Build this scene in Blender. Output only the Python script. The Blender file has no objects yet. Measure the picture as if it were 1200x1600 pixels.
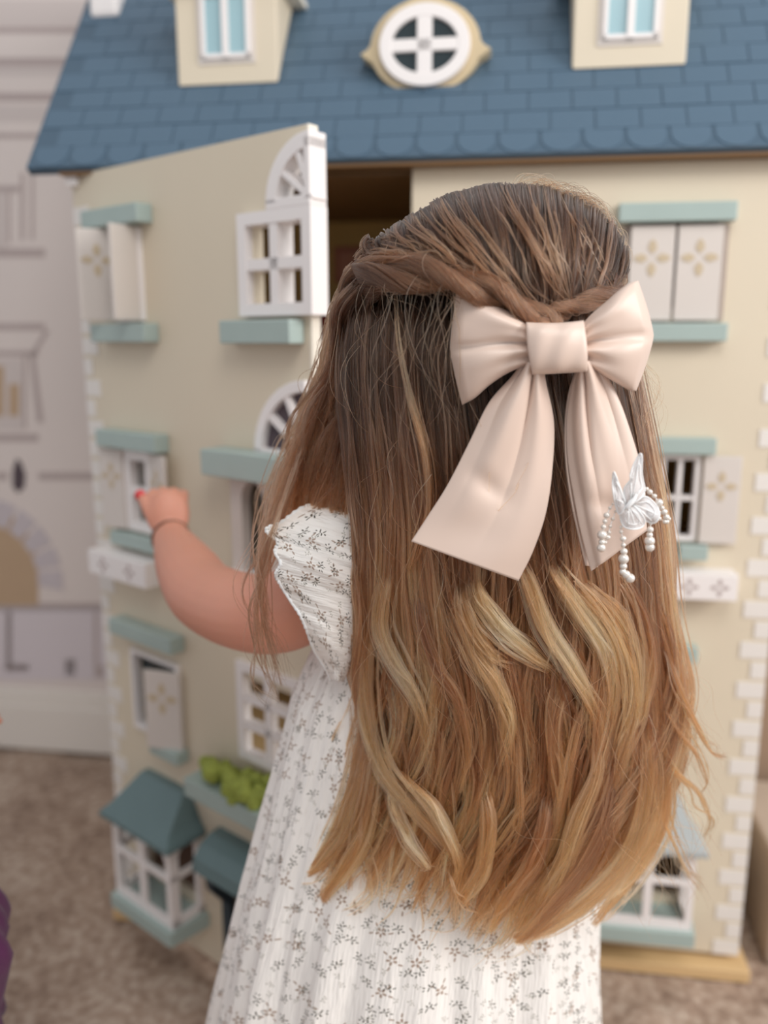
import bpy, bmesh, math, random
import numpy as np
from mathutils import Vector, Matrix, Euler
random.seed(7); rng = np.random.default_rng(7)
S = bpy.context.scene; COL = S.collection; PI = math.pi

# ---------------------------------------------------------------- camera, light, exposure
CH = .85; TH = math.radians(11.7); FPX = 1300.0
cam = bpy.data.cameras.new('camera'); co = bpy.data.objects.new('camera', cam); COL.objects.link(co)
cam.sensor_fit = 'HORIZONTAL'; cam.sensor_width = 24; cam.lens = 24 * FPX / 1200
cam.clip_start = .02
co.location = (0, 0, CH); co.rotation_euler = (PI / 2 - TH, 0, 0); S.camera = co
cam.dof.use_dof = True; cam.dof.focus_distance = .55; cam.dof.aperture_fstop = 2.5
W = bpy.data.worlds.new('room_light'); S.world = W; W.use_nodes = True
W.node_tree.nodes['Background'].inputs[0].default_value = (.93, .96, 1, 1)
W.node_tree.nodes['Background'].inputs[1].default_value = .6
def area(name, loc, target, sx, sy, power, col):
    l = bpy.data.lights.new(name, 'AREA'); l.shape = 'RECTANGLE'; l.size = sx; l.size_y = sy; l.energy = power; l.color = col
    o = bpy.data.objects.new(name, l); COL.objects.link(o); o.location = loc
    o.rotation_euler = (Vector(target) - Vector(loc)).to_track_quat('-Z', 'Y').to_euler(); return o
area('window_daylight', (2.3, -.5, 1.75), (.1, .8, .55), 1.4, 1.4, 56, (1, .975, .94))
area('overhead_fill', (.2, -.6, 2.35), (.1, .8, .6), .9, .9, 14, (1, .97, .93))  # added soft fill from above and behind the camera
S.view_settings.view_transform = 'Standard'; S.view_settings.look = 'None'
S.view_settings.gamma = 1; S.view_settings.use_curve_mapping = False; S.view_settings.exposure = .1

# ---------------------------------------------------------------- helpers
def L(c):   # sRGB 0-255 -> linear
    return tuple((x / 255 / 12.92 if x / 255 <= .04045 else ((x / 255 + .055) / 1.055) ** 2.4) for x in c) + (1,)
cT, sT = math.cos(TH), math.sin(TH)
def P(px, py, Y):   # point at distance Y in front of the camera seen along the ray of a photo pixel
    u = (px - 600) / FPX; v = (800 - py) / FPX; k = Y / (cT + v * sT)
    return Vector((u * k, Y, CH + (-sT + v * cT) * k))
def PA(A):          # the same for arrays (...,3)
    u = (A[..., 0] - 600) / FPX; v = (800 - A[..., 1]) / FPX; k = A[..., 2] / (cT + v * sT)
    return np.stack([u * k, A[..., 2], CH + (-sT + v * cT) * k], -1)
class MB:
    def __init__(s): s.v = []; s.f = []
    def add(s, vs, fs):
        n = len(s.v); s.v += [tuple(v) for v in vs]; s.f += [tuple(i + n for i in f) for f in fs]; return s
    def box(s, x0, x1, y0, y1, z0, z1):
        v = [(x, y, z) for x in (x0, x1) for y in (y0, y1) for z in (z0, z1)]
        return s.add(v, [(0, 1, 3, 2), (4, 6, 7, 5), (0, 4, 5, 1), (2, 3, 7, 6), (0, 2, 6, 4), (1, 5, 7, 3)])
    def prism(s, pts, y0, y1, ax='y'):   # polygon in xz extruded along y
        n = len(pts)
        f = {'y': lambda p, t: (p[0], t, p[1]), 'x': lambda p, t: (t, p[0], p[1]), 'z': lambda p, t: (p[0], p[1], t)}[ax]
        v = [f(p, y0) for p in pts] + [f(p, y1) for p in pts]
        return s.add(v, [tuple(range(n)), tuple(range(2 * n - 1, n - 1, -1))] + [(i, i + n, (i + 1) % n + n, (i + 1) % n) for i in range(n)])
    def ring(s, cx, cz, ro, ri, y0, y1, a0=0, a1=2 * PI, n=24, sx=1):
        full = abs(a1 - a0 - 2 * PI) < 1e-6; m = n if full else n + 1; vs = []
        for i in range(m):
            a = a0 + (a1 - a0) * i / n; c, q = math.cos(a) * sx, math.sin(a)
            vs += [(cx + ro * c, y0, cz + ro * q), (cx + ri * c, y0, cz + ri * q), (cx + ri * c, y1, cz + ri * q), (cx + ro * c, y1, cz + ro * q)]
        fs = []
        for i in range(n):
            j = (i + 1) % m
            for k in range(4): fs.append((4 * i + k, 4 * i + (k + 1) % 4, 4 * j + (k + 1) % 4, 4 * j + k))
        if not full: fs += [(0, 3, 2, 1), (4 * n, 4 * n + 1, 4 * n + 2, 4 * n + 3)]
        return s.add(vs, fs)
    def tube(s, pts, r, n=8):
        pts = [Vector(p) for p in pts]; m = len(pts); rr = r if isinstance(r, (list, tuple)) else [r] * m
        vs = []; ref = Vector((.13, .31, .94))
        for i, p in enumerate(pts):
            t = (pts[min(i + 1, m - 1)] - pts[max(i - 1, 0)]).normalized()
            a = t.cross(ref).normalized(); b = t.cross(a)
            vs += [p + (a * math.cos(2 * PI * k / n) + b * math.sin(2 * PI * k / n)) * rr[i] for k in range(n)]
        fs = [(i * n + k, i * n + (k + 1) % n, (i + 1) * n + (k + 1) % n, (i + 1) * n + k) for i in range(m - 1) for k in range(n)]
        return s.add(vs, fs + [tuple(range(n)), tuple(range(m * n - 1, (m - 1) * n - 1, -1))])
    def grid(s, V, closed=False):   # V[i][j] vectors
        ni, nj = len(V), len(V[0]); fs = []
        for i in range(ni - 1):
            for j in range(nj if closed else nj - 1):
                k = (j + 1) % nj; fs.append((i * nj + j, i * nj + k, (i + 1) * nj + k, (i + 1) * nj + j))
        return s.add([v for r in V for v in r], fs)
def obj(name, mb, mat, parent=None, bevel=0, smooth=False, fix=True):
    me = bpy.data.meshes.new(name); me.from_pydata([tuple(v) for v in mb.v], [], mb.f)
    if fix:
        bm = bmesh.new(); bm.from_mesh(me); bmesh.ops.recalc_face_normals(bm, faces=bm.faces); bm.to_mesh(me); bm.free()
    o = bpy.data.objects.new(name, me); COL.objects.link(o)
    if mat: me.materials.append(mat)
    if parent: o.parent = parent
    if bevel:
        m = o.modifiers.new('bevel', 'BEVEL'); m.width = bevel; m.segments = 2; m.limit_method = 'ANGLE'
    if smooth: me.shade_smooth()
    return o
def tag(o, label=None, cat=None, group=None, kind=None):
    for k, v in (('label', label), ('category', cat), ('group', group), ('kind', kind)):
        if v: o[k] = v
    return o
def empty(name, loc, rz=0, rx=0, parent=None):
    o = bpy.data.objects.new(name, None); COL.objects.link(o); o.location = loc; o.rotation_euler = (rx, 0, rz)
    o.empty_display_size = .02
    if parent: o.parent = parent
    return o
def copyobj(src, parent, loc=None, name=None):
    c = src.copy(); COL.objects.link(c); c.parent = parent
    if loc is not None: c.location = loc
    return c

# ---------------------------------------------------------------- materials
def mat(name, col, rough=.6, noise=0, nscale=40, bump=0, bscale=200, **kw):
    m = bpy.data.materials.new(name); m.use_nodes = True; nt = m.node_tree; b = nt.nodes['Principled BSDF']
    c = L(col); b.inputs['Base Color'].default_value = c; b.inputs['Roughness'].default_value = rough
    for k, v in kw.items(): b.inputs[k.replace('_', ' ')].default_value = v
    tc = nt.nodes.new('ShaderNodeTexCoord')
    if noise:
        n = nt.nodes.new('ShaderNodeTexNoise'); n.inputs['Scale'].default_value = nscale; n.inputs['Detail'].default_value = 4
        r = nt.nodes.new('ShaderNodeMapRange'); r.inputs['To Min'].default_value = 1 - noise; r.inputs['To Max'].default_value = 1 + noise
        mx = nt.nodes.new('ShaderNodeVectorMath'); mx.operation = 'SCALE'; mx.inputs[0].default_value = c[:3]
        nt.links.new(tc.outputs['Object'], n.inputs['Vector']); nt.links.new(n.outputs['Fac'], r.inputs['Value'])
        nt.links.new(r.outputs[0], mx.inputs['Scale']); nt.links.new(mx.outputs[0], b.inputs['Base Color'])
    if bump:
        n = nt.nodes.new('ShaderNodeTexNoise'); n.inputs['Scale'].default_value = bscale
        bp = nt.nodes.new('ShaderNodeBump'); bp.inputs['Strength'].default_value = bump; bp.inputs['Distance'].default_value = .001
        nt.links.new(tc.outputs['Object'], n.inputs['Vector']); nt.links.new(n.outputs['Fac'], bp.inputs['Height']); nt.links.new(bp.outputs[0], b.inputs['Normal'])
    return m
M = {}
M['cream'] = mat('cream_paint', (217, 204, 182), .5, .03, 9, .15, 150)
M['cream_edge'] = mat('cream_edge', (232, 224, 210), .5)
M['white'] = mat('white_paint', (238, 232, 230), .4)
M['teal'] = mat('teal_paint', (166, 182, 177), .45, .05, 30)
M['teal_dark'] = mat('dark_teal_paint', (98, 120, 122), .45, .08, 30)
M['blue_roof'] = mat('blue_roof_paint', (68, 90, 108), .5, .05, 12, .1, 100)
M['blue_tile'] = mat('blue_tile_paint', (78, 101, 120), .5, .08, 25, .1, 100)
M['shutter'] = mat('shutter_paint', (214, 205, 198), .5, .03, 20)
M['quoin'] = mat('quoin_paint', (228, 222, 216), .5)
M['gold'] = mat('gold_print', (198, 180, 152), .5)
M['shutter_groove'] = mat('groove_paint', (170, 155, 145), .6)
M['pine'] = mat('pine_wood', (214, 180, 132), .55, .1, 14)
M['oval_trim'] = mat('oval_trim_paint', (203, 183, 148), .5, .04, 20)
M['pane_blue'] = mat('pale_blue_pane', (158, 190, 198), .25)
M['pane_dark'] = mat('dark_opening', (40, 52, 56), .12)  # dark colour for openings that show only a shaded inside
M['inner_wall'] = mat('inner_wallpaper', (196, 168, 112), .7, .06, 20)
M['inner_ceiling'] = mat('inner_ceiling_wood', (120, 90, 58), .7, .08, 20)
M['inner_floor'] = mat('inner_floor_wood', (196, 166, 120), .6, .08, 20)
M['red'] = mat('red_felt', (150, 50, 45), .8)
M['pink'] = mat('pink_print', (168, 110, 100), .7)
M['green'] = mat('green_foam', (150, 160, 74), .9, .35, 160, .8, 300)
M['navy'] = mat('navy_paint', (44, 58, 68), .5)
M['grey_roof'] = mat('grey_roof_paint', (168, 172, 172), .5, .06, 20)
M['base_white'] = mat('skirting_gloss', (228, 220, 212), .35)
M['wall'] = mat('wall_print_paper', (220, 208, 203), .8, .035, 4)
M['ink'] = mat('ink_grey', (182, 167, 164), .8, .05, 9)
M['ink_dark'] = mat('ink_dark', (84, 72, 78), .8)
M['ink_pale'] = mat('ink_pale', (206, 194, 190), .8)
M['stone_print'] = mat('stone_print', (196, 186, 190), .8, .05, 12)
M['tan_print'] = mat('tan_print', (186, 158, 130), .8, .08, 12)
M['lav_print'] = mat('lavender_print', (212, 202, 206), .8, .03, 9)
M['bin'] = mat('beige_bin_cloth', (176, 158, 142), .9, .06, 30)
M['bin2'] = mat('brown_bin_cloth', (150, 126, 106), .9, .08, 30)
M['purple'] = mat('purple_cloth', (70, 12, 60), .85, .25, 60, .6, 400, Sheen_Weight=.1)
M['thread'] = mat('white_thread', (240, 240, 240), .7)
M['pearl'] = mat('pearl', (226, 218, 210), .22, Coat_Weight=1.0, Metallic=.3)
def carpet_mat():
    m = mat('carpet_pile', (150, 128, 112), .95); nt = m.node_tree; b = nt.nodes['Principled BSDF']
    tc = nt.nodes.new('ShaderNodeTexCoord'); n = nt.nodes.new('ShaderNodeTexNoise'); n.inputs['Scale'].default_value = 80; n.inputs['Detail'].default_value = 6
    n2 = nt.nodes.new('ShaderNodeTexNoise'); n2.inputs['Scale'].default_value = 7
    r = nt.nodes.new('ShaderNodeValToRGB'); e = r.color_ramp.elements
    e[0].position = .32; e[0].color = L((122, 99, 84)); e[1].position = .68; e[1].color = L((196, 178, 162))
    e.new(.5).color = L((164, 141, 124))
    mx = nt.nodes.new('ShaderNodeMath'); mx.operation = 'MULTIPLY_ADD'; mx.inputs[1].default_value = .35
    nt.links.new(tc.outputs['Object'], n.inputs['Vector']); nt.links.new(tc.outputs['Object'], n2.inputs['Vector'])
    sb = nt.nodes.new('ShaderNodeMath'); sb.operation = 'MULTIPLY'; sb.inputs[1].default_value = .65
    nt.links.new(n.outputs['Fac'], sb.inputs[0]); nt.links.new(n2.outputs['Fac'], mx.inputs[0]); nt.links.new(sb.outputs[0], mx.inputs[2])
    nt.links.new(mx.outputs[0], r.inputs['Fac']); nt.links.new(r.outputs[0], b.inputs['Base Color']); return m
M['carpet'] = carpet_mat()
def skin_mat():
    m = mat('skin', (213, 150, 127), .5, .07, 18, .1, 300, Subsurface_Weight=.25, Subsurface_Scale=.006)
    m.node_tree.nodes['Principled BSDF'].inputs['Subsurface Radius'].default_value = (1, .35, .2); return m
M['skin'] = skin_mat()
M['nail'] = mat('coral_nail', (214, 70, 72), .3)
M['lip'] = mat('lip', (196, 110, 104), .5)
M['eye'] = mat('eye_white', (240, 236, 232), .2)
M['iris'] = mat('iris_brown', (70, 45, 30), .2)
def satin_mat():
    m = mat('champagne_satin', (216, 193, 179), .4, Sheen_Weight=.25, Anisotropic=.5, Specular_IOR_Level=.6)
    nt = m.node_tree; b = nt.nodes['Principled BSDF']; b.inputs['Sheen Roughness'].default_value = .3
    tc = nt.nodes.new('ShaderNodeTexCoord'); mp = nt.nodes.new('ShaderNodeMapping'); mp.inputs['Scale'].default_value = (30, 30, 300)
    n = nt.nodes.new('ShaderNodeTexNoise'); n.inputs['Scale'].default_value = 12; n.inputs['Detail'].default_value = 3
    bp = nt.nodes.new('ShaderNodeBump'); bp.inputs['Strength'].default_value = .05; bp.inputs['Distance'].default_value = .0005
    nt.links.new(tc.outputs['Object'], mp.inputs[0]); nt.links.new(mp.outputs[0], n.inputs['Vector']); nt.links.new(n.outputs['Fac'], bp.inputs['Height']); nt.links.new(bp.outputs[0], b.inputs['Normal'])
    return m
M['satin'] = satin_mat()
def lace_mat():
    m = mat('organza', (244, 244, 246), .6); nt = m.node_tree; b = nt.nodes['Principled BSDF']; b.inputs['Alpha'].default_value = .55; return m
M['lace'] = lace_mat()
def dress_mat(name='floral_cotton'):
    m = mat(name, (243, 238, 232), .85, Sheen_Weight=.15); nt = m.node_tree; b = nt.nodes['Principled BSDF']
    uv = nt.nodes.new('ShaderNodeUVMap')
    def N(t, **k):
        n = nt.nodes.new(t)
        for a, v in k.items(): setattr(n, a, v)
        return n
    def layer(scale, leaves, offset, keep):
        mp = N('ShaderNodeMapping'); mp.inputs['Scale'].default_value = (scale,) * 3; mp.inputs['Location'].default_value = offset
        nt.links.new(uv.outputs[0], mp.inputs[0])
        vo = N('ShaderNodeTexVoronoi', voronoi_dimensions='2D'); vo.inputs['Scale'].default_value = 1; vo.inputs['Randomness'].default_value = .8
        nt.links.new(mp.outputs[0], vo.inputs['Vector'])
        sb = N('ShaderNodeVectorMath', operation='SUBTRACT'); nt.links.new(mp.outputs[0], sb.inputs[0]); nt.links.new(vo.outputs['Position'], sb.inputs[1])
        sp = N('ShaderNodeSeparateColor'); nt.links.new(vo.outputs['Color'], sp.inputs[0])
        ml = N('ShaderNodeMath', operation='MULTIPLY'); ml.inputs[1].default_value = 6.28; nt.links.new(sp.outputs[0], ml.inputs[0])
        ro = N('ShaderNodeVectorRotate', rotation_type='Z_AXIS'); nt.links.new(sb.outputs[0], ro.inputs['Vector']); nt.links.new(ml.outputs[0], ro.inputs['Angle'])
        acc = None
        for (x, y, a, la, lb) in leaves:
            mq = N('ShaderNodeMapping', vector_type='TEXTURE'); mq.inputs['Location'].default_value = (x, y, 0); mq.inputs['Rotation'].default_value = (0, 0, a); mq.inputs['Scale'].default_value = (la, lb, 1)
            nt.links.new(ro.outputs[0], mq.inputs[0])
            ln = N('ShaderNodeVectorMath', operation='LENGTH'); nt.links.new(mq.outputs[0], ln.inputs[0])
            ls = N('ShaderNodeMath', operation='LESS_THAN'); ls.inputs[1].default_value = 1; nt.links.new(ln.outputs['Value'], ls.inputs[0])
            if acc is None: acc = ls.outputs[0]
            else:
                mxx = N('ShaderNodeMath', operation='MAXIMUM'); nt.links.new(acc, mxx.inputs[0]); nt.links.new(ls.outputs[0], mxx.inputs[1]); acc = mxx.outputs[0]
        kp = N('ShaderNodeMath', operation='LESS_THAN'); kp.inputs[1].default_value = keep; nt.links.new(sp.outputs[1], kp.inputs[0])
        mm = N('ShaderNodeMath', operation='MULTIPLY'); nt.links.new(acc, mm.inputs[0]); nt.links.new(kp.outputs[0], mm.inputs[1]); return mm.outputs[0]
    sprig = [(.0, .0, .1, .13, .012), (.12, .08, .9, .09, .034), (.17, -.08, -.8, .085, .032), (-.05, .11, 2.0, .085, .032), (-.1, -.09, -2.2, .09, .03),
             (.30, .05, .4, .08, .03), (-.27, .09, 2.6, .07, .028), (-.3, -.05, .1, .06, .026), (.06, .22, 1.3, .06, .026)]
    flower = [(.12 * math.cos(t), .12 * math.sin(t), t, .075, .045) for t in np.arange(5) * 1.257] + [(.33, .1, .5, .1, .03), (-.3, -.16, .7, .1, .03), (-.25, .2, 2.3, .09, .03)]
    l1 = layer(62, sprig, (0, 0, 0), .72); l2 = layer(46, flower, (3.3, 1.7, 0), .62); l3 = layer(95, sprig[1:6], (1.3, 7.7, 0), .45)
    def mix(a, fac, col, f=1):
        x = N('ShaderNodeMix', data_type='RGBA'); s = N('ShaderNodeMath', operation='MULTIPLY'); s.inputs[1].default_value = f
        nt.links.new(fac, s.inputs[0]); nt.links.new(s.outputs[0], x.inputs[0])
        if isinstance(a, tuple): x.inputs[6].default_value = a
        else: nt.links.new(a, x.inputs[6])
        x.inputs[7].default_value = col; return x.outputs[2]
    c = mix(L((243, 238, 233)), l2, L((150, 120, 98)), .85); c = mix(c, l3, L((110, 104, 78)), .8); c = mix(c, l1, L((66, 60, 46)), 1.0)
    nt.links.new(c, b.inputs['Base Color'])
    mp = N('ShaderNodeMapping'); mp.inputs['Scale'].default_value = (520, 45, 1); nt.links.new(uv.outputs[0], mp.inputs[0])
    n = N('ShaderNodeTexNoise'); n.inputs['Scale'].default_value = 1; n.inputs['Detail'].default_value = 3; nt.links.new(mp.outputs[0], n.inputs['Vector'])
    bp = N('ShaderNodeBump'); bp.inputs['Strength'].default_value = .9; bp.inputs['Distance'].default_value = .002
    nt.links.new(n.outputs['Fac'], bp.inputs['Height']); nt.links.new(bp.outputs[0], b.inputs['Normal'])
    return m
M['dress'] = dress_mat()
def hair_mat():
    m = bpy.data.materials.new('brown_hair'); m.use_nodes = True; nt = m.node_tree; nt.nodes.remove(nt.nodes['Principled BSDF'])
    h = nt.nodes.new('ShaderNodeBsdfHairPrincipled'); h.model = 'CHIANG'; h.parametrization = 'COLOR'
    a = nt.nodes.new('ShaderNodeAttribute'); a.attribute_name = 'col'
    nt.links.new(a.outputs['Color'], h.inputs['Color']); h.inputs['Roughness'].default_value = .34; h.inputs['Radial Roughness'].default_value = .5
    h.inputs['Coat'].default_value = 0; h.inputs['IOR'].default_value = 1.38; h.inputs['Random Roughness'].default_value = .3
    nt.links.new(h.outputs[0], nt.nodes['Material Output'].inputs['Surface']); return m
M['hair'] = hair_mat()
M['hair_base'] = mat('hair_base', (46, 31, 24), .9, Specular_IOR_Level=.1)

# ---------------------------------------------------------------- room: carpet, wall with printed mural, skirting
HA = math.radians(8); HO = Vector((-.394, 1.113, 0))
E1 = Vector((math.cos(HA), -math.sin(HA), 0)); E2 = Vector((math.sin(HA), math.cos(HA), 0))
def HW(x, y, z): return HO + E1 * x + E2 * y + Vector((0, 0, z))
def noise2(nx, ny, cell, r):
    g = r.standard_normal((ny // cell + 3, nx // cell + 3)); yy = np.arange(ny) / cell; xx = np.arange(nx) / cell
    y0 = yy.astype(int); x0 = xx.astype(int); fy = (yy - y0)[:, None]; fx = (xx - x0)[None]
    fy = fy * fy * (3 - 2 * fy); fx = fx * fx * (3 - 2 * fx)
    return (g[y0][:, x0] * (1 - fy) * (1 - fx) + g[y0 + 1][:, x0] * fy * (1 - fx) + g[y0][:, x0 + 1] * (1 - fy) * fx + g[y0 + 1][:, x0 + 1] * fy * fx)
nx, ny = 420, 300
hz = noise2(nx, ny, 2, rng) * .0016 + noise2(nx, ny, 6, rng) * .0018 + noise2(nx, ny, 24, rng) * .001
xs = np.linspace(-2.2, 2.2, nx); ys = np.linspace(-.9, 2.2, ny)
mb = MB(); X, Y = np.meshgrid(xs, ys)
mb.v = list(zip(X.ravel().tolist(), Y.ravel().tolist(), (np.clip(hz, -.006, .004) - .004).ravel().tolist()))
mb.f = [(j * nx + i, j * nx + i + 1, (j + 1) * nx + i + 1, (j + 1) * nx + i) for j in range(ny - 1) for i in range(nx - 1)]
tag(obj('floor', mb, M['carpet'], smooth=True, fix=False), kind='structure', label='brown mottled carpet')
WY = .47
house_frame = dict(loc=HO, rz=-HA)
wall = tag(obj('wall_back', MB().box(-1.6, 2.0, WY, WY + .06, 0, 2.3), M['wall']), kind='structure', label='wall covered by a pale printed castle mural')
wall.location = HO; wall.rotation_euler = (0, 0, -HA)
bb = MB().box(-1.6, 2.0, WY - .014, WY, .0, .1).box(-1.6, 2.0, WY - .009, WY, .1, .122).box(-1.6, 2.0, WY - .005, WY, .122, .135)
bo = tag(obj('baseboard_back', bb, M['base_white'], bevel=.002), kind='structure', label='glossy off-white skirting board'); bo.location = HO; bo.rotation_euler = (0, 0, -HA)
def wp(px, py, yy=WY):   # photo pixel -> local (x,z) on the wall plane
    r = P(px, py, 1) - Vector((0, 0, CH)); n = E2; o = HO + E2 * yy
    t = n.dot(o - Vector((0, 0, 0))) / n.dot(Vector((r.x, r.y, 0))); w = Vector((r.x * t, r.y * t, CH + r.z * t)); d = w - o
    return (d.dot(E1), w.z)
def mural(name, m, quads, label, depth=.0006, off=0, rings=()):
    b = MB()
    for q in quads:
        b.prism([wp(*p) for p in q], WY - depth - off, WY - off + .0002)
    for (c, ro, ri, a0, a1) in rings:
        x, z = wp(*c); b.ring(x, z, ro, ri, WY - depth - off, WY - off + .0002, a0, a1)
    o = obj(name, b, m, wall); o['label'] = label; return o
def rect(x0, y0, x1, y1): return [(x0, y0), (x1, y0), (x1, y1), (x0, y1)]
mural('mural_wall_panel', M['lav_print'], [rect(-300, 950, 250, 1062)], 'lavender grey plinth band of the mural')
mural('mural_doorway', M['tan_print'], [[(-60, 946), (60, 946), (60, 880), (50, 845), (30, 815), (5, 797), (-60, 790)]], 'tan arched doorway print', .0008)
x0, z0 = wp(-20, 900)
b = MB()
for k in range(9):
    a = math.radians(-8 + k * 17.5)
    b.ring(x0, z0, .166, .112, WY - .0012, WY, a, a + math.radians(14.5), 4)
mo = obj('mural_arch_stones', b, M['stone_print'], wall); mo['label'] = 'pale stones around the printed doorway'
b = MB().ring(x0, z0, .176, .172, WY - .0007, WY, -.1, PI, 24)
mural('mural_lines', M['ink'], [rect(60, 738, 160, 750), rect(-200, 738, 12, 750), rect(-200, 942, 160, 954), rect(-200, 42, 130, 52), rect(-200, 90, 112, 104), rect(-200, 145, 90, 158),
      rect(-200, 208, 65, 216), rect(-200, 388, 70, 402), rect(-60, 505, 70, 516), rect(-60, 548, 60, 556), rect(-60, 678, 60, 690), rect(-60, 290, 30, 300),
      [(70, 516), (78, 516), (54, 556), (46, 556)], [(46, 552), (54, 552), (68, 660), (58, 660)], rect(32, 270, 38, 375), rect(48, 270, 53, 375), rect(12, 300, 16, 380), rect(36, 555, 41, 670),
      rect(10, 955, 18, 1045), rect(8, 1038, 45, 1048), rect(102, 1030, 118, 1056)], 'grey drawn outlines of the mural')
mural('mural_shade', M['ink_pale'], [rect(-60, 300, 10, 388), rect(-60, 560, 34, 672), rect(-200, 0, 140, 40), rect(-200, 104, 104, 118), rect(-200, 165, 80, 190)], 'pale shaded areas of the mural', .0004)
mural('mural_panes', M['tan_print'], [rect(-20, 572, 6, 650), rect(14, 600, 30, 650)], 'tan panes of the printed window', .0009)
mural('mural_lantern', M['ink_dark'], [[(20, 735), (26, 716), (33, 722), (40, 742), (38, 762), (28, 770), (20, 760)]], 'dark lantern print', .001)
mural('mural_post', M['ink'], [rect(147, 955, 153, 1040), rect(148, 1040, 162, 1058)], 'dark post print', .001)

# ---------------------------------------------------------------- dolls' house
H = empty('dollhouse', HO, -HA)
tag(H, 'tall cream wooden dolls house with blue shingle roof and open left front', 'dollhouse')
WD, HT, DP, T = .886, 1.057, .42, .012
FY = .014   # carcass starts behind the hinged fronts
obj('plinth', MB().box(-.008, WD + .012, -.02, DP + .01, 0, .018), M['pine'], H, bevel=.002)
obj('side_wall', MB().box(0, T, FY, DP, .018, HT), M['cream'], H)
obj('side_wall', MB().box(WD - T, WD, FY, DP, .018, HT), M['cream'], H)
obj('back_wall', MB().box(T, WD - T, DP - .01, DP, .018, HT), M['inner_wall'], H)
for z, m in ((.26, 'inner_floor'), (.525, 'inner_floor'), (.79, 'inner_floor')):
    obj('storey_floor', MB().box(T, WD - T, FY + .004, DP - .01, z, z + .012), M[m], H)
obj('attic_floor', MB().box(T, WD - T, FY + .004, DP - .01, HT - .012, HT), M['inner_ceiling'], H)
obj('partition', MB().box(.56, .57, .05, DP - .01, .802, HT - .012), M['inner_wall'], H)
# roof
RA = math.radians(53); RL = .47; RX0, RX1 = -.044, .93
R = empty('roof', (0, -.03, HT), 0, RA, H)
R.name = 'roof'
b = MB().box(RX0, RX1, 0, RL, -.012, 0); Rs = obj('roof_slope', b, M['blue_roof'], R, bevel=.0015)
RW, RH = .0505, .0335
shing = MB().box(.0009, RW - .0009, .0008, RH - .0008, 0, .0010)
tile0 = None; ntile = 0
sc = [(.002, .0335)] + [(.0235 + .0215 * math.cos(a), .020 + .019 * math.sin(a)) for a in np.linspace(PI, 2 * PI, 9)] + [(.045, .0335)]
scallop = None; SCW = .0475
for i in range(int((RX1 - RX0) / SCW)):
    if scallop is None: scallop = obj('shingle', MB().prism(sc, 0, .0010, 'z'), M['blue_tile'], R); o = scallop
    else: o = copyobj(scallop, R)
    o.location = (RX0 + .006 + i * SCW, 0, 0)
for r in range(1, 13):
    off = (r % 2) * RW / 2
    n = int((RX1 - RX0 - off) / RW)
    for i in range(n):
        if r > 10 and i % 1 == 0 and False: pass
        if tile0 is None: tile0 = obj('shingle', shing, M['blue_tile'], R); o = tile0
        else: o = copyobj(tile0, R)
        o.location = (RX0 + .004 + off + i * RW, r * RH + random.uniform(-.0004, .0004), random.uniform(-.0003, .0002)); ntile += 1
rt = HT + RL * math.sin(RA); ry = -.03 + RL * math.cos(RA)
obj('roof_top', MB().box(RX0, RX1, ry - .005, DP + .03 - .0, rt - .012, rt + .004), M['blue_roof'], H)
gp = [(-.012, HT + .001), (ry, rt - .012), (DP - .002, rt - .012), (DP - .002, HT + .001)]
for x in (0, WD - T): obj('gable_wall', MB().prism(gp, x, x + T, 'x'), M['cream'], H)
obj('roof_back', MB().box(RX0, RX1, DP, DP + .01, HT - .002, rt - .012), M['blue_roof'], H)
obj('eave_board', MB().box(RX0 + .04, RX1 - .005, -.024, -.002, HT - .008, HT - .001), M['inner_ceiling'], H)
# dormers
def dormer(cx, right):
    D = empty('dormer', (cx, .05, 1.164), 0, 0, H)
    w, h, d = .065, .112, .2; tn = math.tan(RA)
    # tapered cheeks: a box whose underside follows the roof slope
    b = MB(); ye = h / tn
    pts = [(-.003, .0), (-.003, h), (ye + .0, h)]
    b.prism([(-.002, 0), (-.002, h), (h / tn - .004, h)], -w, w, 'x'); obj('dormer_body', b, M['cream'], D, bevel=.002)
    b = MB(); g = .045
    b.prism([(-w - .018, h), (w + .018, h), (w + .018, h + .008), (0, h + g + .01), (-w - .018, h + .008)], -.018, h / tn + .04); obj('dormer_roof', b, M['cream_edge'], D, bevel=.001)
    fx = .031; z0, z1 = .03, .104
    b = MB().box(-fx - .006, fx + .006, -.0035, -.002, z0 - .006, z1 + .005); obj('window_surround', b, M['shutter'], D)
    b = MB().box(-fx, -fx + .005, -.007, -.0035, z0, z1).box(fx - .005, fx, -.007, -.0035, z0, z1).box(-fx, fx, -.007, -.0035, z0, z0 + .005).box(-.004, .004, -.008, -.0035, z0, z1).box(-fx, fx, -.007, -.0035, z1 - .005, z1)
    obj('window_frame', b, M['white'], D)
    for s in (-1, 1): obj('window_pane', MB().box(min(s * .0042, s * (fx - .005)), max(s * .0042, s * (fx - .005)), -.0045, -.0036, z0 + .005, z1 - .005), M['pane_blue'], D)
dormer(.193, 1); dormer(.6815, 0)
OV = empty('oval_dormer', (.442, .036, 1.194), 0, 0, H)
def oval(rx, rz, n=40, ears=0):
    p = []
    for i in range(n):
        a = 2 * PI * i / n; x, z = rx * math.cos(a), rz * math.sin(a)
        if ears:
            e = max(0, 1 - abs(math.sin(a) + .12) / .22); x += math.copysign(ears * e * e, math.cos(a)) if e > 0 else 0
            e = max(0, 1 - abs(math.cos(a)) / .35); z += ears * .35 * e * (1 if z > 0 else 0)
        p.append((x, z))
    return p
obj('oval_surround', MB().prism(oval(.0665, .0535, 64, .016), 0.002, .075), M['oval_trim'], OV, bevel=.0015)
b = MB(); n = 40
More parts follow.
